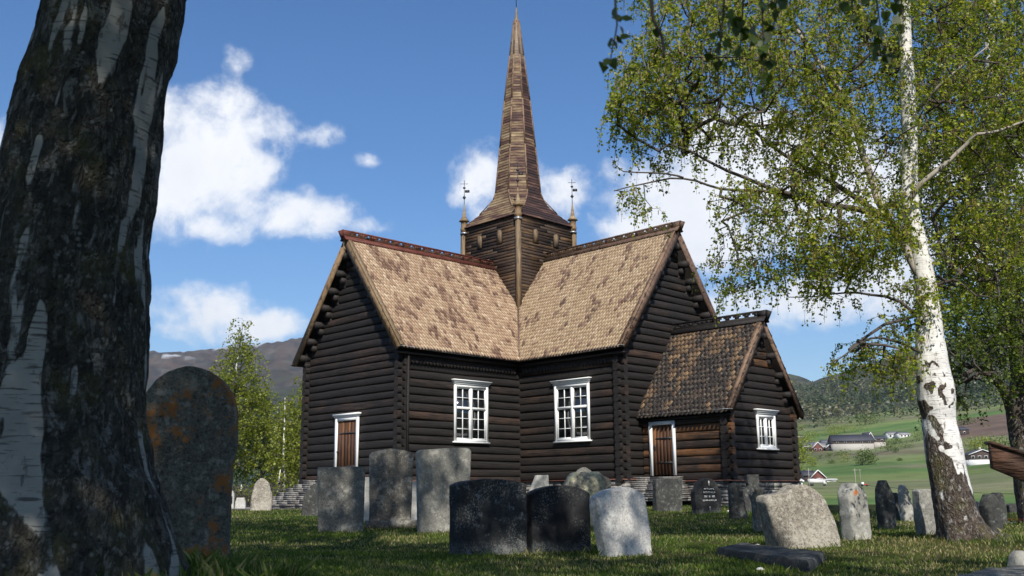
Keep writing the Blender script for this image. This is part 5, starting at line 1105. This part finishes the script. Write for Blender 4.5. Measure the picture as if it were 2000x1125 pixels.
# leaves hanging into view from the near birch, a couple of metres from the lens
def big_leaf(m, p, s, rg_, t):
    a = Vector(rg_.normal(0, .5, 3)); a.z -= 1.0; a.normalize(); b = a.cross(Vector(rg_.normal(0, 1, 3))).normalized(); c = a.cross(b); pr = [(0, 0), (.10, .30), (.28, .46), (.5, .40), (.75, .2), (1, 0), (.75, -.2), (.5, -.40), (.28, -.46), (.10, -.30)]
    m.add([tuple(Vector(p)+a*u*s+b*v*s+c*abs(v)*s*.25) for u, v in pr], np.array([[0, 1, 2, 3, 4, 5, 6, 7, 8, 9]]), t)
hang = MB(); tw_ = MB(); dD = 2.3
STR = [([(1197, -60), (1202, 10), (1205, 50), (1196, 95), (1192, 118)], 7, 2.1), ([(1262, -80), (1272, 0), (1276, 40), (1292, 70), (1297, 114)], 1, 2.6), ([(1420, -80), (1412, 30), (1404, 110), (1402, 165)], 8, 2.3), ([(1480, -90), (1488, 20), (1492, 110), (1490, 180)], 12, 2.3), ([(1455, -60), (1448, 60), (1444, 130)], 7, 2.4), ([(1520, -60), (1515, 20), (1510, 60)], 6, 2.3), ([(1350, -80), (1345, -20), (1340, 8)], 4, 2.3), ([(1700, -80), (1715, 20), (1722, 80), (1732, 120)], 9, 2.5), ([(1755, -60), (1762, 20), (1764, 60)], 6, 2.4), ([(1660, -60), (1664, 10), (1668, 50)], 4, 2.5)]
for pts, n, dd in STR:
    pth = smooth_path([P(x, y, dd) for x, y in pts], .02); tw_.tube(pth, np.linspace(.0035 if n > 1 else .007, .0012 if n > 1 else .004, len(pth)), 5)
    tw_.tube([pth[0], pth[0]+np.array([-.05, -.25, .5]), pth[0]+np.array([-.5, -.3, 2.2])], .004, 4)
    for i in range(int(n*1.7)):
        q = pth[int(len(pth)*(.45+.54*rgh.random()))-1]; big_leaf(hang, q+rgh.normal(0, .014, 3), rgh.uniform(.022, .034), rgh, .5)
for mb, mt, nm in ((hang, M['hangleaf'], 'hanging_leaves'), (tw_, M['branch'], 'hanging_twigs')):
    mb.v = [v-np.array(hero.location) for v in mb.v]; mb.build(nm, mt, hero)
# --- birches behind the photographer that shade the turf
def simple_birch(x, y, h, r, rg_, label, n, leafmat, leaf=.1, per_m=8, z=None, name='birch_tree', group=None, thick=2.0, lean=(0, 0), blobs=None, rad=.16, twig=.7, low=.3, cat='birch', stems=1):
    z0 = z if z is not None else G(x, y); base = Vector((x, y, z0-.3)); root = tag(empty(name, (x, y, z0)), label, cat, group); limbs = []; tr = MB()
    for s in range(stems):
        a = rg_.uniform(0, 6.3); sp = .0 if stems == 1 else .10*h
        top = Vector((x+lean[0]*h+cos(a)*sp, y+lean[1]*h+sin(a)*sp, z0+h*(.97-.08*s))); b2 = base+Vector((cos(a), sin(a), 0))*(.0 if stems == 1 else .3)
        md = b2.lerp(top, .5)+Vector((rg_.normal(0, .03)*h, rg_.normal(0, .03)*h, 0)); pth = smooth_path([b2, b2.lerp(md, .5)+Vector((rg_.normal(0, .01)*h, 0, 0)), md, top], .4); tr.tube(pth, np.linspace(rad, .02, len(pth)), 9); limbs.append(([b2, md, top], rad, .02, None))
    tr.v = [v-np.array(root.location) for v in tr.v]
    pa = vfbm(tr.v[0][:, 0]*3, tr.v[0][:, 1]*3, tr.v[0][:, 2]*1.2, 3, 4)*.7; tr.pa = [vfbm(v[:, 0]*3+5, v[:, 1]*3+5, v[:, 2]*1.2+5, 3, 4)*.75 for v in tr.v]
    tr.build('trunk', M['bark'], root, True)
    c = np.array([x+lean[0]*h*.6, y+lean[1]*h*.6, z0]); bl = blobs or [(tuple(c+[0, 0, h*.45]), (r, r, h*.22), 1), (tuple(c+[0, 0, h*.68]), (r*.75, r*.75, h*.2), 1), (tuple(c+[lean[0]*h*.3, lean[1]*h*.3, h*.87]), (r*.35, r*.35, h*.12), .8)]
    make_tree(name, None, z0+h*low, limbs, ell(rg_, n, bl), rg_, leafmat, leaf=leaf, twigs=2, twig_len=twig, per_m=per_m, root=root, thick=thick, step=.5); return root
rgs = np.random.default_rng(105)
simple_birch(4.2, -3.5, 15, 3.6, rgs, 'birch behind the photographer on the right, casting dappled shade on the grass', 600, M['leaf'], .13, 26)
simple_birch(-7.0, 4.3, 14, 3.4, rgs, 'birch just outside the left edge, shading the near grass', 600, M['leaf'], .13, 26)
simple_birch(-.8, -5.5, 15, 3.6, rgs, 'birch right behind the photographer, its crown shading the front of the lawn', 600, M['leaf'], .13, 26)
# --- young trees left of the church
def sb_px(px, ybase, ytop, d, rpx, label, n, mt, **kw):
    b = P(px, ybase, d); t = P(px, ytop, d); return simple_birch(b.x, b.y, t.z-b.z, rpx/F_PX*d, rgs, label, n, mt, z=b.z, group='young birches left of the church', **kw)
kw = dict(leaf=.125, per_m=22, thick=1.6, twig=.75, low=.12, rad=.10)
sb_px(452, 1010, 615, 50, 70, 'tallest slender young birch standing just right of the lichen headstone', 700, M['leafy'], lean=(.012, 0), **kw)
sb_px(512, 1010, 745, 54, 66, 'bushy young birch between the tallest slender one and the church', 520, M['leafy'], **kw)
sb_px(575, 1005, 722, 50, 62, 'leaning white-stemmed birch touching the church gable', 560, M['leafy'], lean=(.06, 0), **{**kw, 'rad': .13}); sb_px(548, 1005, 770, 47, 30, 'thin pale-stemmed birch left of the leaning one by the gable', 120, M['leafy'], **{**kw, 'rad': .09})
sb_px(400, 1010, 790, 52, 60, 'young birch half hidden behind the big lichen headstone', 260, M['leafy'], **kw)
for (px, py, d, rpx, hp, lb) in ((545, 985, 44.5, 48, 60, 'light green bush behind the stone steps'), (470, 985, 46, 40, 40, 'low bright bush behind the picket fence')):
    b = P(px, py, d); hh = hp/F_PX*d; rr = rpx/F_PX*d; simple_birch(b.x, b.y, hh*1.5, rr, rgs, lb, 130, M['leafy'], .12, 8, z=b.z-.5, name='bush', cat='bush', rad=.03, twig=.3, low=.0, blobs=[((b.x, b.y, b.z+hh*.4), (rr, rr*.7, hh*.6), 1)])
b = P(1546, 960, 70); simple_birch(b.x, b.y, 8.2, 1.2, rgs, 'small light green tree just showing past the porch corner', 140, M['leafy'], .14, 8, z=b.z, group=None, rad=.08)
# ---------------------------------------------------------------- far trees, farms, poles
rgf = np.random.default_rng(77)
def dl(px, py):
    """distance at which the photo ray meets the land"""
    r = ray(px, py); L = math.hypot(r.x, r.y); ts = np.exp(np.linspace(math.log(46), math.log(5500), 900)); x, y = r.x/L*ts, r.y/L*ts; z = EYE+ts*r.z/L
    h = land(x, y); k = np.argmax(h > z); k = k if h[k] > z[k] else 0
    return float(y[k])
def clump(m, x, y, z, r, h, n, rg_, s):
    u = rg_.normal(0, 1, (n, 3)); u /= np.linalg.norm(u, axis=1)[:, None]; u *= (rg_.random(n)**.4)[:, None]; p = np.array([x, y, z+h*.52])+u*np.array([r, r, h*.5]); p += (rg_.normal(0, .08, (n, 3))*r); leaf_mesh(m, p, s, rg_, .9, .0)
def bush(px, py, rpx, hpx, label, mt='leaf', n=420, name='tree', cat='tree', group='trees on the valley fields'):
    d = dl(px, py); b = P(px, py, d); r, h = rpx/F_PX*d, hpx/F_PX*d; root = tag(empty(name, (b.x, b.y, b.z-.5)), label, cat, group)
    m = MB(); k = max(2, int(r/h*2.2))
    for i in range(k): clump(m, rgf.uniform(-.6, .6)*r, rgf.uniform(-.3, .3)*r, 0, r*rgf.uniform(.45, .7) if k > 2 else r*.9, h*rgf.uniform(.75, 1), n//k, rgf, max(.35, h*.085))
    m.build('crown', M[mt], root); t = MB(); t.tube([(0, 0, -1), (0, 0, h*.5)], h*.03, 5); t.build('trunk', M['branch'], root)
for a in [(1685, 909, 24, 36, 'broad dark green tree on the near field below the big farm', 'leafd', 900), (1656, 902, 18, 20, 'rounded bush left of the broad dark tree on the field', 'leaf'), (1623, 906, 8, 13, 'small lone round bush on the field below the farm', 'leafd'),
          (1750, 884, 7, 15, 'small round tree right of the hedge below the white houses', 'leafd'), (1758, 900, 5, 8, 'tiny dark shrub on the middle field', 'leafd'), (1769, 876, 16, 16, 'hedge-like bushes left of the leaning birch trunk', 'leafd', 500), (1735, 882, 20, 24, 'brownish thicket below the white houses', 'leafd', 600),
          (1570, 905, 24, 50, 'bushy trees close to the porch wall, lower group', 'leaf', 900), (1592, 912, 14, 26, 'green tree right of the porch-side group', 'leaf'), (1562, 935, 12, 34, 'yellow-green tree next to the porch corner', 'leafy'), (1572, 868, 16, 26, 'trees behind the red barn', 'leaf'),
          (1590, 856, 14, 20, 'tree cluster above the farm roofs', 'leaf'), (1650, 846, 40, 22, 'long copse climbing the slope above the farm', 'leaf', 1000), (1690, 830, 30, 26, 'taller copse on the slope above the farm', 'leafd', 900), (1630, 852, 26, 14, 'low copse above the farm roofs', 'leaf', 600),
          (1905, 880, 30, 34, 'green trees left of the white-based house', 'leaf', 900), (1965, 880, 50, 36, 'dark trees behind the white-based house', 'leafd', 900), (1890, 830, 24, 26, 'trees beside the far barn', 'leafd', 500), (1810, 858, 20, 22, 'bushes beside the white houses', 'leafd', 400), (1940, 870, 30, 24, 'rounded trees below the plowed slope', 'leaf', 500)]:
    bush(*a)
# hillside woods: one mass
m = MB(); m2 = MB(); cnt = 0
for i in range(9000):
    px = rgf.uniform(1535, 2250) if rgf.random() < .85 else rgf.uniform(1100, 1535); r = rgf.uniform(1000, 2400)**1.0; a = _az(px); x, y = r*sin(a), r*cos(a)
    dn = vfbm(x/90, y/90, 0, 3, 88)
    if r < 1150 and rgf.random() < .6: continue
    if dn < .42 and rgf.random() < .75: continue
    z = land1(x, y); h = rgf.uniform(7, 14); r_ = h*rgf.uniform(.22, .38); s = h*.3; n = 12
    u = rgf.normal(0, 1, (n, 3)); u /= np.linalg.norm(u, axis=1)[:, None]; p = np.array([x, y, z+h*.5])+u*np.array([r_, r_, h*.45]); leaf_mesh(m2 if (vnoise(x/150, y/150, 0, 5) > .55) != (rgf.random() < .25) else m, p, s, rgf, .8, .0)
tag(m.build('hillside_woods', M['hillwood']), kind='stuff'); tag(m2.build('spruce_woods', M['spruce']), kind='stuff')
m = MB()
for i in range(3500):
    px = rgf.uniform(250, 640); r = rgf.uniform(900, 2700); a = _az(px); x, y = r*sin(a), r*cos(a); z = land1(x, y); h = rgf.uniform(6, 12); u = rgf.normal(0, 1, (10, 3)); u /= np.linalg.norm(u, axis=1)[:, None]
    leaf_mesh(m, np.array([x, y, z+h*.5])+u*np.array([h*.35, h*.35, h*.45]), h*.3, rgf, .8, .0)
tag(m.build('valley_side_woods', M['spruce']), kind='stuff')
for (x0, y0, x1, y1, n, lb) in ((1560, 902, 1660, 888, 26, 'thin hedgerow of small shrubs on the field below the farm, left part'), (1700, 872, 1800, 862, 26, 'thin hedgerow of small shrubs below the white houses'), (1560, 838, 1720, 812, 40, 'long hedgerow of shrubs climbing across the upper fields')):
    hd = None; m = MB()
    for i in range(n):
        t = (i+rgf.uniform(-.4, .4))/n; px = x0+(x1-x0)*t; py = y0+(y1-y0)*t; dd = dl(px, py); q = P(px, py, dd); o0 = q if hd is None else o0; hd = hd or tag(empty('hedgerow', q), lb, 'hedge'); h = rgf.uniform(1.5, 4.5); clump(m, q.x-o0.x, q.y-o0.y, q.z-o0.z-.3, h*.6, h, 30, rgf, h*.22)
    m.build('foliage', M['leafd'], hd)
M['roofd'] = material('dark_roof', plain((.065, .065, .072), .7, .2, 2)); M['roofg'] = material('grey_roof', plain((.24, .23, .22), .7, .2, 2)); M['redwall'] = material('red_wall', plain((.13, .045, .035), .8, .2, 2)); M['brownwall'] = material('brown_wall', plain((.06, .04, .032), .8, .2, 2))
M['cream'] = material('pale_masonry', plain((.42, .39, .34), .8, .2, 1)); M['whitewall'] = material('white_wall', plain((.72, .71, .68), .8, .1, 2)); M['rustroof'] = material('rusty_roof', plain((.26, .14, .10), .7, .3, 2))
def house(name, label, px, py, Wp, eavep, ridgep, depth, yaw, wall, roof, low=None, lowp=0, trim=True, cat='house', nwin=4, gable=False, d=None, chim=False, ov=.5):
    """px, py: middle of the near foot in the photo; widths and heights in photo pixels; gable=True: the gable faces the viewer"""
    d = d or dl(px, py); b = P(px, py, d); s = d/F_PX; W_, e, r = Wp*s, eavep*s, ridgep*s; root = tag(empty(name, (b.x, b.y, b.z), radians(yaw)), label, cat)
    m = MB(); h = W_/2; D_ = depth
    if gable: m.prism([(-h, 0, -2), (h, 0, -2), (h, 0, e), (0, 0, r-.05), (-h, 0, e)], (0, D_, 0), .5)
    else: m.prism([(-h, 0, -2), (-h, D_, -2), (-h, D_, e), (-h, D_/2, r-.05), (-h, 0, e)], (W_, 0, 0), .5)
    m.build('wall', wall, root)
    if low is not None: m = MB(); m.bx(-h-.06, h+.06, -.06, D_+.06, -2, lowp*s); m.build('ground_floor', low, root)
    m = MB(); t = .25
    if gable:
        k = (r-e)/h
        for sg in (-1, 1): m.prism([(sg*(h+ov), -ov, e-k*ov), (0, -ov, r), (0, -ov, r+t), (sg*(h+ov), -ov, e-k*ov+t)], (0, D_+2*ov, 0), .5)
    else:
        k = (r-e)/(D_/2)
        for y0, sg in ((0, -1), (D_, 1)): m.prism([(-h-ov, y0+sg*ov, e-k*ov), (-h-ov, D_/2, r), (-h-ov, D_/2, r+t), (-h-ov, y0+sg*ov, e-k*ov+t)], (W_+2*ov, 0, 0), .5)
    ro = m.build('roof', roof, root)
    if trim:
        m = MB()
        if gable:
            for sg in (-1, 1): m.bar((sg*(h+ov), -ov-.05, e-k*ov+.05), (0, -ov-.05, r+.05), .1, .35)
        else: m.bx(-h-ov, h+ov, -ov-.12, -ov-.04, e-k*ov-.05, e-k*ov+.2)
        m.build('bargeboard' if gable else 'fascia', M['white'], root)
    if chim: m = MB(); m.box((h*.2, D_/2, r+.6), (.9, .9, 1.6)); m.build('chimney', M['cream'], ro)
    zf = (lowp*s if low is not None else 0); zc = (zf+e)/2 if e-zf > 1.6 else e-.9
    for i in range(nwin):
        x = -h+(i+.5)*W_/nwin; ww, wh = min(1.2, W_/nwin*.4), min(1.3, max(.7, (e-zf)*.45)); f = MB(); f.bx(x-ww/2-.12, x+ww/2+.12, -.10, .02, zc-wh/2-.12, zc+wh/2+.12); fo = f.build('window', M['white'], root); g_ = MB(); g_.bx(x-ww/2, x+ww/2, -.13, -.05, zc-wh/2, zc+wh/2); g_.build('pane', M['glass'], fo)
    return root
house('farmhouse', 'black house with white ground floor and gabled front beside the weathered plank', 1921, 907, 48, 19, 28, 14, -8, M['brownwall'], M['roofd'], M['whitewall'], 9, gable=True, nwin=4, chim=True)
house('barn', 'red gabled barn with dark roof and white trim below the fields, nearest the porch', 1599, 941, 26, 9, 22, 22, -14, M['redwall'], M['roofd'], M['cream'], 5, gable=True, nwin=1, cat='barn')
house('barn_wing', 'dark wing of the nearest red barn with its long slate roof', 1583, 941, 22, 12, 21, 10, 0, M['brownwall'], M['roofd'], nwin=0, cat='barn', trim=False); house('shed', 'low white wall shed right of the nearest red barn', 1618, 941, 30, 4, 5, 6, -4, M['whitewall'], M['whitewall'], nwin=0, cat='shed', trim=False)
house('barn', 'long two-storey farm building with slate roof and pale stone base, middle of the farm', 1668, 880, 76, 19, 31, 16, -5, M['brownwall'], M['roofd'], M['cream'], 13, nwin=5, cat='barn', trim=False)
house('farmhouse', 'grey-roofed long house at the left end of the farm', 1598, 881, 52, 9, 17, 12, -3, M['brownwall'], M['roofg'], nwin=4); house('farmhouse', 'grey-roofed middle house of the farm with low wide roof', 1626, 879, 34, 12, 20, 12, -3, M['brownwall'], M['roofg'], nwin=3)
house('gable_house', 'dark gabled front with red trim at the left of the farm', 1598, 882, 19, 8, 18, 9, -3, M['redwall'], M['roofg'], gable=True, nwin=2); house('gable_house', 'small dark gabled porch house between the two bigger gables', 1621, 881, 13, 7, 13, 8, -3, M['brownwall'], M['roofg'], gable=True, nwin=1); house('gable_house', 'rusty-roofed gabled house in front of the long farm building', 1647, 879, 17, 10, 20, 9, 12, M['redwall'], M['rustroof'], gable=True, nwin=1)
house('barn', 'red gable end of the long farm building', 1702, 876, 13, 19, 31, 10, 10, M['redwall'], M['roofd'], gable=True, nwin=2, cat='barn'); house('barn', 'dark slate-roofed outbuilding at the right end of the farm', 1717, 873, 26, 16, 22, 12, -5, M['brownwall'], M['roofd'], M['cream'], 9, nwin=2, cat='barn', trim=False)
house('farmhouse', 'white house with grey roof on the slope, left of the pair', 1747, 855, 22, 7, 12, 9, 0, M['whitewall'], M['roofg'], nwin=3); house('farmhouse', 'white house with grey roof on the slope, right of the pair', 1768, 854, 20, 6, 10, 9, 6, M['whitewall'], M['roofg'], nwin=3)
house('barn', 'small red barn just right of the porch wall, high on the fields', 1560, 858, 20, 5, 9, 10, 0, M['redwall'], M['roofd'], nwin=2, cat='barn'); house('cabin', 'tiny white cabin far up the slope', 1620, 811, 8, 3, 6, 8, 0, M['whitewall'], M['roofg'], nwin=1); house('cabin', 'tiny white cabin far up the slope, right of the yellow one', 1656, 812, 12, 3, 6, 8, 0, M['whitewall'], M['roofd'], nwin=2)
M['yellow'] = material('yellow_wall', plain((.6, .55, .18), .8)); house('cabin', 'tiny yellow cabin far up the slope', 1648, 806, 4, 4, 6, 6, 0, M['yellow'], M['roofg'], nwin=0); house('barn', 'dark brown barn right behind the leaning birch trunk', 1884, 850, 20, 11, 17, 12, 8, M['brownwall'], M['roofd'], nwin=1, cat='barn', trim=False)
house('shed', 'small white house by the porch corner beyond the yard', 1563, 950, 10, 10, 14, 6, 0, M['whitewall'], M['whitewall'], nwin=1, cat='shed')
# milk tanker, small tractor, bales, poles
d = 330; b = P(1593, 949, d); s = d/F_PX; tk = tag(empty('tank_truck', b), 'white tank truck parked in front of the nearest red barn', 'truck')
m = MB(); pth = [(-14*s, 0, 9*s), (14*s, 0, 9*s)]; m.tube(pth, 4.6*s, 14); m.build('tank', M['whitewall'], tk); m = MB(); m.box((17.5*s, 0, 6.5*s), (6*s, 7*s, 9*s), jit=.03); cb_ = m.build('cab', M['whitewall'], tk); m = MB(); m.box((19.5*s, -3.4*s, 8*s), (2.4*s, .4*s, 3*s)); m.build('windscreen', M['glass'], cb_)
for x in (-11, -6, 17):
    m = MB(); m.tube([(x*s, -3.6*s, 2*s), (x*s, 3.6*s, 2*s)], 2*s, 12); m.build('wheel', M['iron'], tk)
b = P(1688, 950, 300); s = 300/F_PX; tr_ = tag(empty('tractor', b), 'small red tractor on the green field', 'tractor')
m = MB(); m.box((2*s, 0, 3.4*s), (7*s, 4*s, 3*s)); m.build('bonnet', material('tractor_red', plain((.4, .03, .03), .4)), tr_); m = MB(); m.box((-3*s, 0, 5*s), (4.5*s, 4.5*s, 6*s)); m.build('cab', M['whitewall'], tr_)
for x, r in ((-4, 2.2), (5, 1.4)):
    m = MB(); m.tube([(x*s, -2.6*s, r*s), (x*s, 2.6*s, r*s)], r*s, 12); m.build('wheel', M['iron'], tr_)
def bales(x0, x1, py, d_, label):
    a = P(x0, py, d_); b_ = P(x1, py, d_); m = MB(); n = int((b_-a).length/1.7)
    root = tag(empty('bale_row', a), label, 'bales')
    for i in range(n):
        q = a.lerp(b_, (i+.5)/n)-a; m = MB(); m.tube([(q.x-.75, q.y, q.z+.6), (q.x+.75, q.y, q.z+.6)], .62, 10); m.build('bale', M['whitewall'], root)
bales(1654, 1682, 936, 470, 'longer row of white wrapped bales on the field'); bales(1688, 1706, 934, 480, 'shorter row of white wrapped bales on the field')
POL = []
for (px, y0, y1, d_, lb) in ((1672, 915, 952, 260, 'tall pale pole in the field above the orange-marked stone'), (1581, 915, 948, 240, 'pale pole in front of the nearest red barn'), (1681, 916, 940, 420, 'thin pole just right of the tall pale pole'), (1750, 908, 930, 520, 'thin distant pole on the middle field')):
    a = P(px, y1, d_); t = P(px, y0, d_); root = tag(empty('utility_pole', a), lb, 'pole'); m = MB(); m.tube([(0, 0, -2), (0, 0, t.z-a.z)], .075, 6); m.build('shaft', M['paleb'], root); m = MB(); m.box((0, 0, t.z-a.z-.4), (1.4, .12, .12)); m.build('crossarm', M['paleb'], root); POL.append(t)
def wire(pts, label):
    m = MB(); p = []
    for a, b_ in zip(pts[:-1], pts[1:]):
        for t in np.linspace(0, 1, 14): q = Vector(a).lerp(Vector(b_), t); q.z -= 4*t*(1-t)*(Vector(b_)-Vector(a)).length*.012; p.append(q)
    m.tube(p, .025, 4); tag(m.build('power_line', M['iron']), label, 'cable')
wire([P(1560, 930, 150), P(2150, 966, 90)], 'thin dark power line crossing the fields behind the headstones')
# distant air
m = MB(); z0 = -60; m.bx(-5200, 5200, -500, 6900, -90, 900); hz = m.build('haze', material('haze_air', lambda k: k.new('ShaderNodeBsdfDiffuse').outputs[0]))
hm = hz.data.materials[0]; hm.node_tree.nodes.clear(); k = NT(hm.node_tree); o_ = k.new('ShaderNodeOutputMaterial'); vv = k.new('ShaderNodeVolumePrincipled', {'Color': (.78, .87, 1.0), 'Density': .00007, 'Anisotropy': .3}); k.l.new(vv.outputs[0], o_.inputs['Volume']); hz['kind'] = 'stuff'
